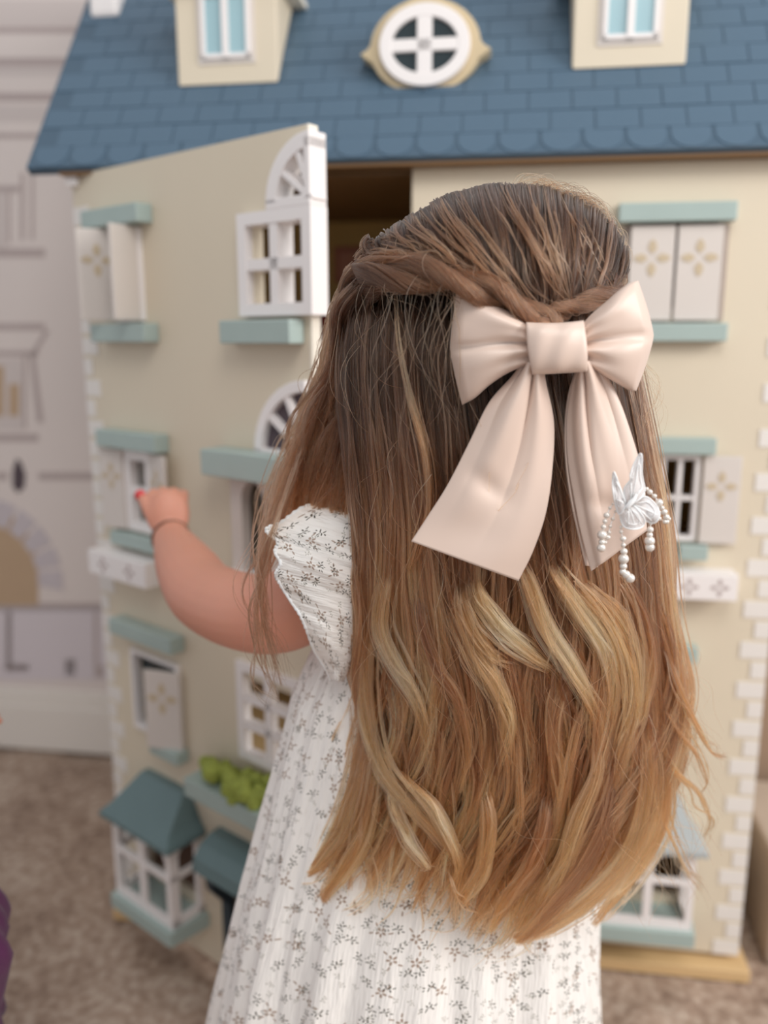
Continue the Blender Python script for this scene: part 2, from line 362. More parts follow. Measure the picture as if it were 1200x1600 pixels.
def ovring(b, rx, rz, t, y0, y1):
    vs = []; 
    for i in range(n):
        a = 2 * PI * i / n; c, s = math.cos(a), math.sin(a)
        vs += [(rx * c, y0, rz * s), ((rx - t) * c, y0, (rz - t) * s), ((rx - t) * c, y1, (rz - t) * s), (rx * c, y1, rz * s)]
    b.add(vs, [(4 * i + k, 4 * i + (k + 1) % 4, 4 * ((i + 1) % n) + (k + 1) % 4, 4 * ((i + 1) % n) + k) for i in range(n) for k in range(4)])
ovring(b, .0545, .0455, .0145, -.006, .0025)
b.box(-.009, .009, -.0055, .002, -.034, .034).box(-.043, .043, -.0055, .002, -.007, .007); obj('oval_frame', b, M['white'], OV, bevel=.001)
obj('oval_dark_pane', MB().prism(oval(.042, .034), -.001, .0018), M['pane_dark'], OV)  # dark sheet painted in for the shade inside the oval opening
obj('chimney', MB().box(-.028, .013, .135, .19, 1.281, 1.5).box(-.032, .017, .131, .194, 1.46, 1.475), M['white'], H, bevel=.006)
obj('hinge_block', MB().box(-.002, .014, -.014, -.001, 1.038, 1.054), M['white'], H, bevel=.002)

def panel_cells(w, z0, h, holes, y0, y1, notch=None):
    xs = sorted({0, w} | {q for hh in holes for q in hh[:2]}); zs = sorted({z0, h} | {q for hh in holes for q in hh[2:]})
    solid = lambda i, j: 0 <= i < len(xs) - 1 and 0 <= j < len(zs) - 1 and not any(hh[0] - 1e-6 <= (xs[i] + xs[i + 1]) / 2 <= hh[1] and hh[2] <= (zs[j] + zs[j + 1]) / 2 <= hh[3] for hh in holes)
    b = MB()
    for i in range(len(xs) - 1):
        for j in range(len(zs) - 1):
            if not solid(i, j): continue
            a, c, d, e = xs[i], xs[i + 1], zs[j], zs[j + 1]
            b.add([(a, y0, d), (c, y0, d), (c, y0, e), (a, y0, e)], [(0, 1, 2, 3)]); b.add([(a, y1, d), (c, y1, d), (c, y1, e), (a, y1, e)], [(3, 2, 1, 0)])
            if not solid(i - 1, j): b.add([(a, y0, d), (a, y0, e), (a, y1, e), (a, y1, d)], [(0, 1, 2, 3)])
            if not solid(i + 1, j): b.add([(c, y0, d), (c, y1, d), (c, y1, e), (c, y0, e)], [(0, 1, 2, 3)])
            if not solid(i, j - 1): b.add([(a, y0, d), (a, y1, d), (c, y1, d), (c, y0, d)], [(0, 1, 2, 3)])
            if not solid(i, j + 1): b.add([(a, y0, e), (c, y0, e), (c, y1, e), (a, y1, e)], [(0, 1, 2, 3)])
    me = obj('front_panel', b, M['cream'], H, fix=False)
    bm = bmesh.new(); bm.from_mesh(me.data); bmesh.ops.remove_doubles(bm, verts=bm.verts, dist=1e-5); bmesh.ops.recalc_face_normals(bm, faces=bm.faces); bm.to_mesh(me.data); bm.free()
    return me
def bar(p, x0, x1, z0, z1, d=.018, m='teal', name='lintel'): return obj(name, MB().box(x0, x1, -d, 0, z0, z1), M[m], p, bevel=.0015)
def emblem(p, cx, cz, y, s=.011):
    b = MB()
    for k in range(4):
        a = k * PI / 2
        pts = [(cx + s * (.25 * math.cos(a) + q[0] * math.cos(a) - q[1] * math.sin(a)), cz + s * (.25 * math.sin(a) + q[0] * math.sin(a) + q[1] * math.cos(a))) for q in ((0, 0), (.35, .3), (.75, .22), (1, 0), (.75, -.22), (.35, -.3))]
        b.prism(pts, y - .0008, y)
    return b
def shutter(p, hx, z0, z1, w, ang, side, em=True, thick=.005):
    # hinged panel: hx hinge position, ang opening angle (0 = closed/flat), side=+1 extends to +x
    o = obj('shutter', MB().box(0, w * side, -.0045 - thick, -.0045, 0, z1 - z0) if side > 0 else MB().box(-w, 0, -.0045 - thick, -.0045, 0, z1 - z0), M['shutter'], p, bevel=.0008)
    o.location = (hx, 0, z0); o.rotation_euler = (0, 0, ang)
    if em:
        b = emblem(p, 0, 0, 0); q = obj('shutter_emblem', emblem(p, side * w / 2, (z1 - z0) * .66, -.0045 - thick + .0001, w * .34), M['gold'], p)
        q.location = o.location; q.rotation_euler = o.rotation_euler
    return o
def frame_window(p, x0, x1, z0, z1, cols, rows, t=.006, y0=-.006, y1=.006, pane=True, arch=False, m='white'):
    b = MB().box(x0, x0 + t, y0, y1, z0, z1).box(x1 - t, x1, y0, y1, z0, z1).box(x0 + t, x1 - t, y0, y1, z0, z0 + t).box(x0 + t, x1 - t, y0, y1, z1 - t, z1)
    cw = (x1 - x0 - 2 * t) / cols; rh = (z1 - z0 - 2 * t) / rows
    for i in range(1, cols): b.box(x0 + t + i * cw - t * .45, x0 + t + i * cw + t * .45, y0 + .001, y1, z0 + t, z1 - t)
    for j in range(1, rows): b.box(x0 + t, x1 - t, y0 + .001, y1, z0 + t + j * rh - t * .45, z0 + t + j * rh + t * .45)
    if arch:   # spandrels of a round head
        r = (x1 - x0 - 2 * t) / 2; cx = (x0 + x1) / 2; zt = z1 - t
        for s in (-1, 1):
            pts = [(cx + s * r, zt)] + [(cx + s * r * math.cos(a), zt - r + r * math.sin(a)) for a in np.linspace(0, PI / 2, 7)]
            b.prism(pts, y0 + .0005, y1)
    o = obj('window_frame', b, M[m], p)
    return o
def quoins(p, x_edge, side, z0, z1, step=.0268):
    src = {}
    k = 0; z = z0
    while z + .018 < z1:
        w = .034 if k % 2 == 0 else .019
        if w not in src: o = obj('quoin', MB().box(0 if side > 0 else -w, w if side > 0 else 0, -.0012, 0, 0, .0215), M['quoin'], p); src[w] = o
        else: o = copyobj(src[w], p)
        o.location = (x_edge, 0, z); z += step; k += 1

# ---- right front, closed
RP = panel_cells(.454, 0, 1.025, [(.31, .352, .582, .69), (.292, .378, .082, .2), (.255, .352, .86, .955), (.31, .35, .33, .43)], 0, .012)
RP.location = (.432, 0, .027); RP['label'] = 'closed right front of the dolls house'
quoins(RP, .454, -1, .0, 1.0)
bar(RP, .24, .370, .955, .976)                     # top lintel (z local = abs - .027)
bar(RP, .268, .370, .821, .842, name='sill')
shutter(RP, .256, .845, .952, .05, 0, 1); shutter(RP, .359, .845, .952, .05, 0, -1)
obj('groove_strip', MB().box(.249, .255, -.004, 0, .845, .952), M['shutter_groove'], RP); obj('groove_strip', MB().box(.3605, .366, -.004, 0, .845, .952), M['shutter_groove'], RP)  # darker strips marking the side grooves of the shutters
bar(RP, .295, .368, .688, .708)
frame_window(RP, .308, .354, .58, .686, 2, 2, .0055)
shutter(RP, .357, .578, .686, .044, 0, 1)
bar(RP, .334, .368, .558, .576, name='sill')
def flowerbox(p, x0, x1, z0, z1, d=.032):
    o = obj('window_box', MB().box(x0, x1, -d, 0, z0, z1), M['white'], p, bevel=.001)
    w = x1 - x0
    for f in (.27, .73): obj('window_box_emblem', emblem(p, x0 + w * f, (z0 + z1) / 2, -d + .0002, .009), M['ink'], p)
flowerbox(RP, .325, .402, .512, .545)
bar(RP, .268, .366, .425, .445); frame_window(RP, .306, .352, .328, .423, 2, 2); shutter(RP, .354, .325, .423, .0, 0, 1, False) if False else None
bar(RP, .29, .366, .305, .322, name='sill')
# mirrored column near the meeting stile (behind the girl)
frame_window(RP, 0.004, .09, .35, .45, 2, 3); bar(RP, 0, .13, .678, .708, .03); bar(RP, 0.002, .13, .82, .845)
def bay(p, x0, x1, zb, zt, d, roofm, shift=0):
    base = [(x0 - .01, 0), (x0 - .004, -d - .008), (x1 + .004, -d - .008), (x1 + .01, 0)]
    obj('bay_base', MB().prism(base, zb - .012, zb + .008, 'z'), M['teal'], p, bevel=.001)
    # front: two lights with round heads and lower panes, sides: one light each
    b = MB(); t = .009; zm = zb + (zt - zb) * .62
    for xa, xb in ((x0, x0 + t), ((x0 + x1) / 2 - t * .6, (x0 + x1) / 2 + t * .6), (x1 - t, x1)): b.box(xa, xb, -d, -d + .006, zb + .008, zt)
    for za, zz in ((zb + .008, zb + .02), (zm - .004, zm + .004), (zt - .008, zt)): b.box(x0, x1, -d - .0002, -d + .006, za, zz)
    for xa, xb in ((x0 + t, (x0 + x1) / 2 - t * .6), ((x0 + x1) / 2 + t * .6, x1 - t)):
        r = (xb - xa) / 2; cx = (xa + xb) / 2
        for s in (-1, 1):
            b.prism([(cx + s * r, zt - .008)] + [(cx + s * r * math.cos(a), zt - .008 - r + r * math.sin(a)) for a in np.linspace(0, PI / 2, 6)], -d + .0004, -d + .0055)
    for xs_ in ((x0, x0 + .006), (x1 - .006, x1)):
        b.box(*xs_, -d + .006, -d + .014, zb + .008, zt).box(*xs_, -.009, 0, zb + .008, zt)
        for za, zz in ((zb + .008, zb + .02), (zm - .004, zm + .004), (zt - .008, zt)): b.box(*xs_, -d + .006, 0, za, zz)
        ya, yb = -d + .014, -.009; r = (yb - ya) / 2; cy = (ya + yb) / 2
        for s in (-1, 1):
            b.prism([(cy + s * r, zt - .008)] + [(cy + s * r * math.cos(a), zt - .008 - r + r * math.sin(a)) for a in np.linspace(0, PI / 2, 6)], xs_[0], xs_[1], 'x')
    obj('bay_frame', b, M['white'], p)
    # hipped roof with bell-cast eave
    zr = zt + .052; o1 = .012
    lv = [(x0 - o1, x1 + o1, -d - o1, zt - .002), (x0 - o1 + .001, x1 + o1 - .001, -d - o1 + .001, zt + .005), (x0 - .001, x1 + .001, -d + .001, zt + .016), (x0 + .017, x1 - .017, -.012, zr)]
    V = [[(a, 0, z), (a, y, z), (c, y, z), (c, 0, z)] for a, c, y, z in lv]
    b = MB().grid(V, True); b.f += [(3, 2, 1, 0), tuple(range(12, 16))]; obj('bay_roof', b, roofm, p, bevel=.001)
bay(RP, .262, .376, .062, .185, .052, M['grey_roof'])
# ---- left front, hinged at the left and swung open
LP = panel_cells(.412, 0, 1.025, [(.089, .133, .851, .944), (.334, .412, .853, .942), (.374, .412, .96, 1.0), (.09, .13, .585, .68), (.072, .168, .305, .412),
     (.29, .385, .333, .43), (.075, .185, .085, .18), (.245, .315, .03, .17)], 0, .012)
LP.location = (0, 0, .027); LP.rotation_euler = (0, 0, -math.radians(31)); LP['label'] = 'open left front swung out on its hinge'
quoins(LP, 0.0, 1, .0, 1.0)
obj('lit_edge_strip', MB().box(.412, .4145, -.0005, .0125, 0, 1.025), M['cream_edge'], LP)  # paler strip: brightness of the lit edge put into its colour
bar(LP, .048, .163, .955, .976, .022); bar(LP, .052, .164, .820, .842, .022, name='sill')
frame_window(LP, .083, .14, .845, .952, 1, 2, .011, arch=True)
shutter(LP, .083, .846, .953, .046, math.radians(68), -1); shutter(LP, .142, .846, .953, .044, math.radians(-82), 1)
obj('window_pane', MB().box(.089, .133, .008, .010, .851, .944), mat('green_glass', (84, 112, 100), .15), LP)
# tall centre window, left half
frame_window(LP, .318, .424, .847, .95, 2, 2, .0125, y0=-.010, y1=.014)
b = MB().ring(.424, .955, .062, .047, -.010, .014, PI / 2, PI, 12).box(.362, .424, -.010, .014, .95, .960).box(.416, .424, -.01, .014, .955, 1.012)
for a in (PI * .62, PI * .80):
    b.prism([(.424 + q * math.cos(a) + w * math.sin(a), .955 + q * math.sin(a) - w * math.cos(a)) for q, w in ((0, .003), (.05, .003), (.05, -.003), (0, -.003))], -.009, .012)
obj('window_arch', b, M['white'], LP, bevel=.001)
bar(LP, .298, .404, .819, .843, .022, name='sill')
bar(LP, .047, .172, .689, .711, .022)
frame_window(LP, .083, .14, .582, .686, 1, 2, .012)
obj('window_pane', MB().box(.09, .13, .008, .010, .585, .68), mat('grey_glass', (150, 146, 140), .2), LP)
shutter(LP, .082, .582, .686, .042, math.radians(8), -1); shutter(LP, .142, .582, .686, .042, math.radians(-12), 1)
bar(LP, .055, .168, .560, .578, .016, name='sill')
flowerbox(LP, .03, .155, .520, .552, .034)
# fan light and porch
b = MB().ring(.412, .705, .078, .066, -.010, .004, PI / 2, PI, 12).box(.334, .412, -.010, .004, .700, .709)
for a in (PI * .64, PI * .80):
    b.prism([(.412 + q * math.cos(a) + w * math.sin(a), .705 + q * math.sin(a) - w * math.cos(a)) for q, w in ((0, .004), (.068, .004), (.068, -.004), (0, -.004))], -.009, .003)
obj('fan_light', b, M['white'], LP, bevel=.001)
obj('fan_glass', MB().prism([(.412, .706)] + [(.412 + .066 * math.cos(a), .706 + .066 * math.sin(a)) for a in np.linspace(PI / 2, PI, 9)], -.002, -.0005), M['ink_dark'], LP)
bar(LP, .272, .408, .676, .705, .034)
b = MB(); x0, x1 = .305, .385
b.box(x0 - .008, .315, -.014, 0, .565, .676).box(.351, x1, -.014, 0, .565, .676)
pts = [(.315, .676), (.351, .676)] + [(.333 + .018 * math.cos(a), .648 + .024 * math.sin(a)) for a in np.linspace(0, PI, 9)]
obj('porch_dark_pane', MB().box(.314, .352, -.001, -.0003, .566, .672), mat('porch_dark', (70, 62, 50), .4), LP)  # dark sheet painted in for the shaded opening under the arch
b.prism(pts, -.014, 0); obj('porch_arch', b, M['shutter'], LP)
obj('porch_rail', MB().box(.296, .392, -.03, 0, .553, .568), M['white'], LP, bevel=.001)
bar(LP, .047, .182, .436, .457, .022)
frame_window(LP, .068, .172, .300, .415, 1, 1, .006)
sh = shutter(LP, .174, .298, .406, .052, math.radians(22), -1)
obj('window_pane', MB().box(.074, .166, .008, .010, .306, .410), M['pane_dark'], LP)  # dark sheet added here as the shade within the window opening
bar(LP, .12, .18, .283, .300, .02, name='sill')
frame_window(LP, .285, .39, .328, .452, 2, 3, .011)
obj('window_box', MB().box(.226, .37, -.045, 0, .272, .296), M['teal'], LP, bevel=.001)
b = MB(); r_ = random.Random(3)
for k in range(46):
    cx, cy, cz, rr = r_.uniform(.236, .36), r_.uniform(-.04, -.01), r_.uniform(.298, .318), r_.uniform(.008, .012)
    vs = [(cx + rr * math.cos(a) * math.cos(e), cy + rr * math.sin(a) * math.cos(e), cz + rr * math.sin(e)) for e in (-1.1, -.3, .5, 1.2) for a in np.arange(7) * 2 * PI / 7]
    b.add(vs, [(i * 7 + j, i * 7 + (j + 1) % 7, (i + 1) * 7 + (j + 1) % 7, (i + 1) * 7 + j) for i in range(3) for j in range(7)] + [tuple(range(21, 28)), tuple(range(6, -1, -1))])
obj('box_hedge', b, M['green'], LP)
obj('bay_dark_backing', MB().box(.074, .186, .009, .0115, .084, .181), mat('bay_dark_brown', (84, 58, 42), .7), LP)  # dark sheet added to close the hole and give the bay a shaded inside
bay(LP, .07, .196, .062, .19, .052, M['teal_dark'])
b = MB().prism([(0, .212), (-.016, .211), (-.032, .204), (-.044, .190), (-.048, .174), (-.043, .172), (-.03, .19), (0, .196)], .236, .385, 'x'); obj('door_canopy', b, M['teal_dark'], LP, bevel=.001)
obj('canopy_bracket', MB().prism([(0, .196), (-.036, .184), (-.030, .14), (0, .10)], .242, .254, 'x'), M['navy'], LP)
obj('canopy_bracket', MB().prism([(0, .196), (-.036, .184), (-.030, .14), (0, .10)], .340, .352, 'x'), M['navy'], LP)
b = MB().box(.24, .256, -.006, .004, .02, .17).box(.318, .334, -.006, .004, .02, .17).box(.256, .318, -.006, .004, .16, .17); obj('door_frame', b, M['navy'], LP)
obj('front_door', MB().box(.256, .318, .002, .008, .02, .16).box(.263, .284, -.001, .002, .03, .085).box(.29, .311, -.001, .002, .03, .085).box(.263, .284, -.001, .002, .098, .15).box(.29, .311, -.001, .002, .098, .15), mat('brown_door', (92, 70, 52), .5), LP)

# things inside the house
tc = empty('toy_armchair', HW(.25, .29, .803), -HA); tag(tc, 'small red toy armchair in the top storey of the dolls house', 'toy chair')
obj('seat', MB().box(-.05, .05, -.04, .04, .012, .045), M['red'], tc, bevel=.005); obj('backrest', MB().box(-.05, .05, .03, .045, .03, .105), M['red'], tc, bevel=.006)
for s in (-1, 1): obj('armrest', MB().box(s * .05 - .007, s * .05 + .007, -.04, .04, .012, .065), M['red'], tc, bevel=.004)
for a in (-.04, .04):
    for c in (-.03, .03): obj('leg', MB().box(a - .004, a + .004, c - .004, c + .004, 0, .013), M['pine'], tc)
pf = empty('toy_picture', HW(.285, DP - .0125, .975), -HA); tag(pf, 'tiny pink picture hanging on the back wall inside the dolls house', 'picture')
obj('frame', MB().box(-.03, .03, -.002, .002, -.03, .03), M['pink'], pf); obj('print', MB().box(-.022, .022, -.003, -.002, -.022, .022), mat('pink_art', (190, 140, 128), .7), pf)
# beige and brown boxes standing on the carpet to the right of the dolls house
def storage(x, y, w, d, h, m, label, name='storage_box'):
    e = empty(name, HW(x, y, 0), -HA); tag(e, label, 'storage box')
    obj('box_body', MB().box(-w / 2, w / 2, -d / 2, d / 2, 0, h * .9), M[m], e, bevel=.006); obj('box_lid', MB().box(-w / 2 - .004, w / 2 + .004, -d / 2 - .004, d / 2 + .004, h * .9, h), M[m], e, bevel=.005); return e
storage(1.04, .12, .22, .2, .17, 'bin', 'low beige box beside the right side of the dolls house')
storage(1.12, .34, .32, .18, .42, 'bin2', 'taller brown box by the wall, behind the low beige box')

# ---------------------------------------------------------------- people
def limb(bm, pts, radii, n=None, flat=1.0):   # a smooth tapering limb through its joints, closed at both ends
    n = n or 8 * len(pts); g = cr([tuple(p) + (r,) for p, r in zip(pts, radii)], n); m = 20
    P_ = [Vector(q[:3]) for q in g]; ref = (P_[-1] - P_[0]).orthogonal().normalized(); rings = []
    ext = [(-.95, .31), (-.8, .6), (-.45, .89)]
    for i, p in enumerate(P_):
        t = (P_[min(i + 1, n - 1)] - P_[max(i - 1, 0)]).normalized(); a = (ref - ref.dot(t) * t).normalized(); ref = a; b = t.cross(a); r = g[i][3]
        rows = [(e, f) for e, f in ext] + [(0, 1)] if i == 0 else ([(0, 1)] + [(-e, f) for e, f in ext[::-1]] if i == n - 1 else [(0, 1)])
        for e, f in rows: rings.append([bm.verts.new(p + t * e * r + (a * math.cos(2 * PI * k / m) + b * math.sin(2 * PI * k / m)) * r * f) for k in range(m)])
    for A_, B_ in zip(rings, rings[1:]):
        for k in range(m): bm.faces.new((A_[k], A_[(k + 1) % m], B_[(k + 1) % m], B_[k]))
    bm.faces.new(rings[0][::-1]); bm.faces.new(rings[-1])
def cr(pts, n):
    p = np.array([tuple(q) for q in pts], float); K = len(p)
    pp = np.vstack([2 * p[0] - p[1], p, 2 * p[-1] - p[-2]]); t = np.linspace(0, K - 1 - 1e-6, n); i = t.astype(int); f = (t - i)[:, None]
    a, b_, c, d = pp[i], pp[i + 1], pp[i + 2], pp[i + 3]
    return .5 * (2 * b_ + (c - a) * f + (2 * a - 5 * b_ + 4 * c - d) * f ** 2 + (3 * b_ - a - 3 * c + d) * f ** 3)
def head_bm(center, yaw, rx, ry, rz):
    bm = bmesh.new(); bmesh.ops.create_uvsphere(bm, u_segments=48, v_segments=32, radius=1)
    for v in bm.verts:
        x, y, z = v.co; f = max(0, y)   # face looks towards +y
        jaw = 1 - .28 * max(0, -z) ** 1.3; X, Y, Z = x * rx * jaw, y * ry * (1 - .10 * max(0, -z)), z * rz
        def bl(cx, cz, s, a): return a * math.exp(-((x - cx) ** 2 + (z - cz) ** 2) / (2 * s * s)) * (f > 0)
        Y += bl(0, -.22, .11, .16 * ry) + bl(0, -.05, .07, .05 * ry) + bl(0, -.52, .14, .06 * ry) + bl(0, -.82, .16, .06 * ry) - bl(.33, -.02, .15, .08 * ry) - bl(-.33, -.02, .15, .08 * ry) + bl(.4, -.4, .2, .05 * ry) + bl(-.4, -.4, .2, .05 * ry)
        for s in (-1, 1):
            X += s * .16 * rx * math.exp(-((y + .05) ** 2 / .012 + (z + .1) ** 2 / .05)) * (s * x > .6)
        v.co = (X, Y, Z)
    bm.transform(Matrix.Translation(center) @ Matrix.Rotation(yaw, 4, 'Z')); return bm
def finger(base, d, up, ln, r, curl):
    side = d.cross(up).normalized(); p = base.copy(); pts = [p.copy()]; a = 0
    for k, f in enumerate((.42, .32, .26)):
        a += curl; dd = (Matrix.Rotation(-a, 3, side) @ d).normalized(); p = p + dd * ln * f; pts.append(p.copy())
    return pts, [r * 1.05, r, r * .92, r * .78]
def body(name, J, radii, chains, hands, head, parent, voxel=.0026):
    bm = head_bm(*head)
    for c in chains: limb(bm, [J[k] for k in c], [radii[k] for k in c])
    TR = [radii[0], radii[2]]; limb(bm, [Vector(J[0]) + Vector((-.028, 0, 0)), Vector(J[2]) + Vector((-.022, 0, 0))], TR, 12); limb(bm, [Vector(J[0]) + Vector((.028, 0, 0)), Vector(J[2]) + Vector((.022, 0, 0))], TR, 12)
    tips = []
    for (wrist, d, up, sc_, curl, thumbside) in hands:
        d = d.normalized(); up = (up - up.dot(d) * d).normalized(); side = d.cross(up).normalized()
        V = [wrist, wrist + d * .022 * sc_, wrist + d * .040 * sc_]; ra = [(.016 * sc_, .012 * sc_), (.021 * sc_, .0125 * sc_), (.022 * sc_, .011 * sc_)]
        # palm as a stretched sphere
        t = bmesh.new(); bmesh.ops.create_uvsphere(t, u_segments=20, v_segments=12, radius=1)
        R_ = Matrix((side, up, d)).transposed().to_4x4()
        t.transform(Matrix.Translation(wrist + d * .024 * sc_) @ R_ @ Matrix.Diagonal((.0235 * sc_, .0125 * sc_, .030 * sc_, 1)))
        tm = bpy.data.meshes.new('t'); t.to_mesh(tm); t.free(); bm.from_mesh(tm)
        for k, (o_, l) in enumerate(((-.0165, .034), (-.0058, .039), (.0055, .036), (.0160, .028))):
            dd = (d + side * (o_ * 6)).normalized(); b0 = wrist + d * .032 * sc_ + side * o_ * sc_
            pts, rr = finger(b0, dd, up, (l + .012) * sc_, .0060 * sc_, curl)
            limb(bm, pts, rr, 14); tips.append((pts[-1], (pts[-1] - pts[-2]).normalized(), up, sc_))
        b0 = wrist + d * .012 * sc_ + side * thumbside * .016 * sc_
        pts, rr = finger(b0, (d * (1.0 if thumbside < 0 else .8) + side * thumbside * (.42 if thumbside < 0 else .75)).normalized(), up, .040 * sc_, .0070 * sc_, curl * .3)
        limb(bm, pts, rr, 14); tips.append((pts[-1], (pts[-1] - pts[-2]).normalized(), up, sc_))
    me = bpy.data.meshes.new('tmpbody'); bm.to_mesh(me); bm.free(); o = bpy.data.objects.new('tmpb', me); COL.objects.link(o)
    r = o.modifiers.new('r', 'REMESH'); r.mode = 'VOXEL'; r.voxel_size = voxel
    s = o.modifiers.new('sm', 'SMOOTH'); s.factor = .5; s.iterations = 3
    dg = bpy.context.evaluated_depsgraph_get(); out = bpy.data.meshes.new_from_object(o.evaluated_get(dg)); bpy.data.objects.remove(o)
    out.name = 'body'; out.materials.clear(); out.materials.append(M['skin']); out.shade_smooth()
    b = bpy.data.objects.new('body', out); COL.objects.link(b); b.parent = parent; b.matrix_parent_inverse = Matrix.Translation(-Vector(parent.location))
    return b, tips
def child(name, mb, m, parent, **k):   # world-space mesh under an unrotated parent
    o = obj(name, mb, m, parent, **k); o.matrix_parent_inverse = Matrix.Translation(-Vector(parent.location)); return o
def sphere(c, r, nu=14, nv=9, sc3=(1, 1, 1)):
    V = [[Vector((c[0] + r * sc3[0] * math.cos(u) * math.sin(v), c[1] + r * sc3[1] * math.sin(u) * math.sin(v), c[2] + r * sc3[2] * math.cos(v))) for u in np.arange(nu) * 2 * PI / nu] for v in np.linspace(.02, PI - .02, nv)]
    b = MB().grid(V, True); b.f += [tuple(range(nu)), tuple(range(len(b.v) - 1, len(b.v) - nu - 1, -1))]; return b

G = empty('person', (.04, .65, 0))
tag(G, 'small girl seen from behind with long wavy brown hair and white floral dress', 'person')
HC = Vector((.078, .628, .853)); YAW = math.radians(20)
sh_l = Vector((-.015, .64, .668)); el = P(330, 936, .735); wr = P(266, 838, .865)
J = [(.035, .665, .40), (.05, .66, .53), (.062, .655, .64), (.075, .648, .70), (.077, .64, .76), sh_l, P(430, 958, .66), el, P(292, 888, .80), wr,
     (.155, .645, .68), (.172, .67, .58), (.15, .74, .53), (.11, .80, .54),
     (-.005, .665, .37), (-.01, .66, .21), (-.01, .675, .055), (-.012, .66, .025), (-.02, .72, .018), (.075, .665, .37), (.08, .66, .21), (.082, .675, .055), (.08, .66, .025), (.088, .72, .018)]
edges = [(0, 1, 2, 3, 4), (2, 5, 6, 7, 8, 9), (2, 10, 11, 12, 13), (0, 14, 15, 16, 17), (17, 18), (0, 19, 20, 21, 22), (22, 23)]
rad = [.06, .052, .05, .035, .03, .036, .034, .0335, .030, .0185, .034, .026, .022, .016, .05, .036, .025, .024, .02, .05, .036, .025, .024, .02]
hd = P(262, 738, .885) - wr
hands = [(wr + hd.normalized() * .002, hd, Vector((.25, -.95, .25)), .92, .62, -1), (Vector((.11, .80, .54)), Vector((-.5, .8, .25)), Vector((0, -.3, 1)), .95, .35, 1)]
B, tips = body('body', J, rad, edges, hands, (HC, YAW, .066, .078, .09), G)
fw = Matrix.Rotation(YAW, 3, 'Z')
for s in (-1, 1):
    c = HC + fw @ Vector((s * .024, .066, -.003)); child('eye', sphere(c, .0105), M['eye'], G, smooth=True)
    child('iris', sphere(c + fw @ Vector((0, .0072, 0)), .005), M['iris'], G, smooth=True)
child('lips', sphere(HC + fw @ Vector((0, .077, -.046)), .011, sc3=(1.2, .4, .45)), M['lip'], G, smooth=True)
for k, (t, d, u, s_) in enumerate(tips[:5]):
    o = child('fingernail', sphere(t + d * .0035 * s_ + (-Vector((0, 1, 0)) * .002 if k == 4 else u * .003), .0052 if k < 4 else .0064, sc3=(1, .7, 1)), M['nail'], G, smooth=True)
# added brown ring that stands in for the dark crease at the wrist
ax = (wr - P(290, 885, .80)).normalized(); a_ = ax.cross(Vector((0, 0, 1))).normalized(); b_ = ax.cross(a_); cc = wr - ax * .003
V = [cc + (a_ * math.cos(t) + b_ * math.sin(t)) * .0195 for t in np.linspace(0, 2 * PI, 28)]
child('wrist_crease', MB().tube(V, .0016, 6), mat('crease_brown', (120, 78, 60), .6), G, smooth=True)

# dress: gathered back and skirt
def uvgrid(name, V, UV, mat_, parent, closed=False, thick=.0008, sub=0):
    b = MB().grid(V, closed); o = child(name, b, mat_, parent, smooth=True, fix=False); me = o.data
    ul = me.uv_layers.new(name='UVMap'); ni, nj = len(V), len(V[0])
    flat = [UV[i][j] for i in range(ni) for j in range(nj)]
    for p in me.polygons:
        js = [me.loops[l].vertex_index % nj for l in p.loop_indices]; wrap = closed and (max(js) - min(js) > nj / 2)
        for l in p.loop_indices:
            vi = me.loops[l].vertex_index; u, v = flat[vi]
            if wrap and vi % nj == 0: u += UV[0][-1][0] - UV[0][0][0] + (UV[0][1][0] - UV[0][0][0])
            ul.data[l].uv = (u, v)
    if thick:
        m = o.modifiers.new('thickness', 'SOLIDIFY'); m.thickness = thick; m.offset = 0
    return o
CY = .655
rows = []   # (z, left px x, right px x, ry)
def sil(px, z):   # silhouette px at depth CY for world height z
    d = CY * cT - (z - CH) * sT; return (px - 600) / FPX * d
prof = [(.705, 560, 880, .040), (.685, 535, 925, .050), (.66, 512, 940, .058), (.62, 505, 945, .062), (.585, 480, 950, .064), (.555, 458, 950, .067), (.50, 434, 945, .073), (.44, 408, 940, .08), (.38, 382, 934, .088), (.32, 360, 930, .096), (.26, 340, 928, .105), (.20, 322, 928, .112), (.185, 318, 929, .114)]
nz, nth = 90, 420; zs = np.linspace(.705, .19, nz); pz = [p[0] for p in prof][::-1]
f_ = lambda k, z: float(np.interp(z, pz, [p[k] for p in prof][::-1]))
V = []; UV = []; ph = rng.uniform(0, 6.28, 12)
for i, z in enumerate(zs):
    xl, xr, ry = sil(f_(1, z), z), sil(f_(2, z), z), f_(3, z); cx, rx = (xl + xr) / 2, (xr - xl) / 2
    am = .006 + .055 * max(0, min(1, (.62 - z) / .4)); row = []; uu = []
    for j in range(nth):
        t = 2 * PI * j / nth; tt = t + .05 * math.sin(3 * t + ph[0]) + .03 * (z - .4) * math.sin(5 * t + ph[1]) * 10
        w = am * (.55 * math.sin(17 * tt + ph[2]) + .35 * math.sin(29 * tt + ph[3] + 3 * z) + .35 * math.sin(7 * tt + ph[4] + 2 * z)) + .0035 * math.sin(61 * tt + 23 * z + ph[5]) + .003 * math.sin(97 * tt - 31 * z + ph[6])
        s = 1 + w; row.append(Vector((cx + rx * s * math.cos(t), CY + ry * s * math.sin(t), z + .0015 * math.sin(40 * z + 9 * t)))); uu.append((t * .135, z * 1.02))
    V.append(row); UV.append(uu)
DR = uvgrid('dress', V, UV, M['dress'], G, True); DR['label'] = 'white gathered cotton dress with small brown sprig print'
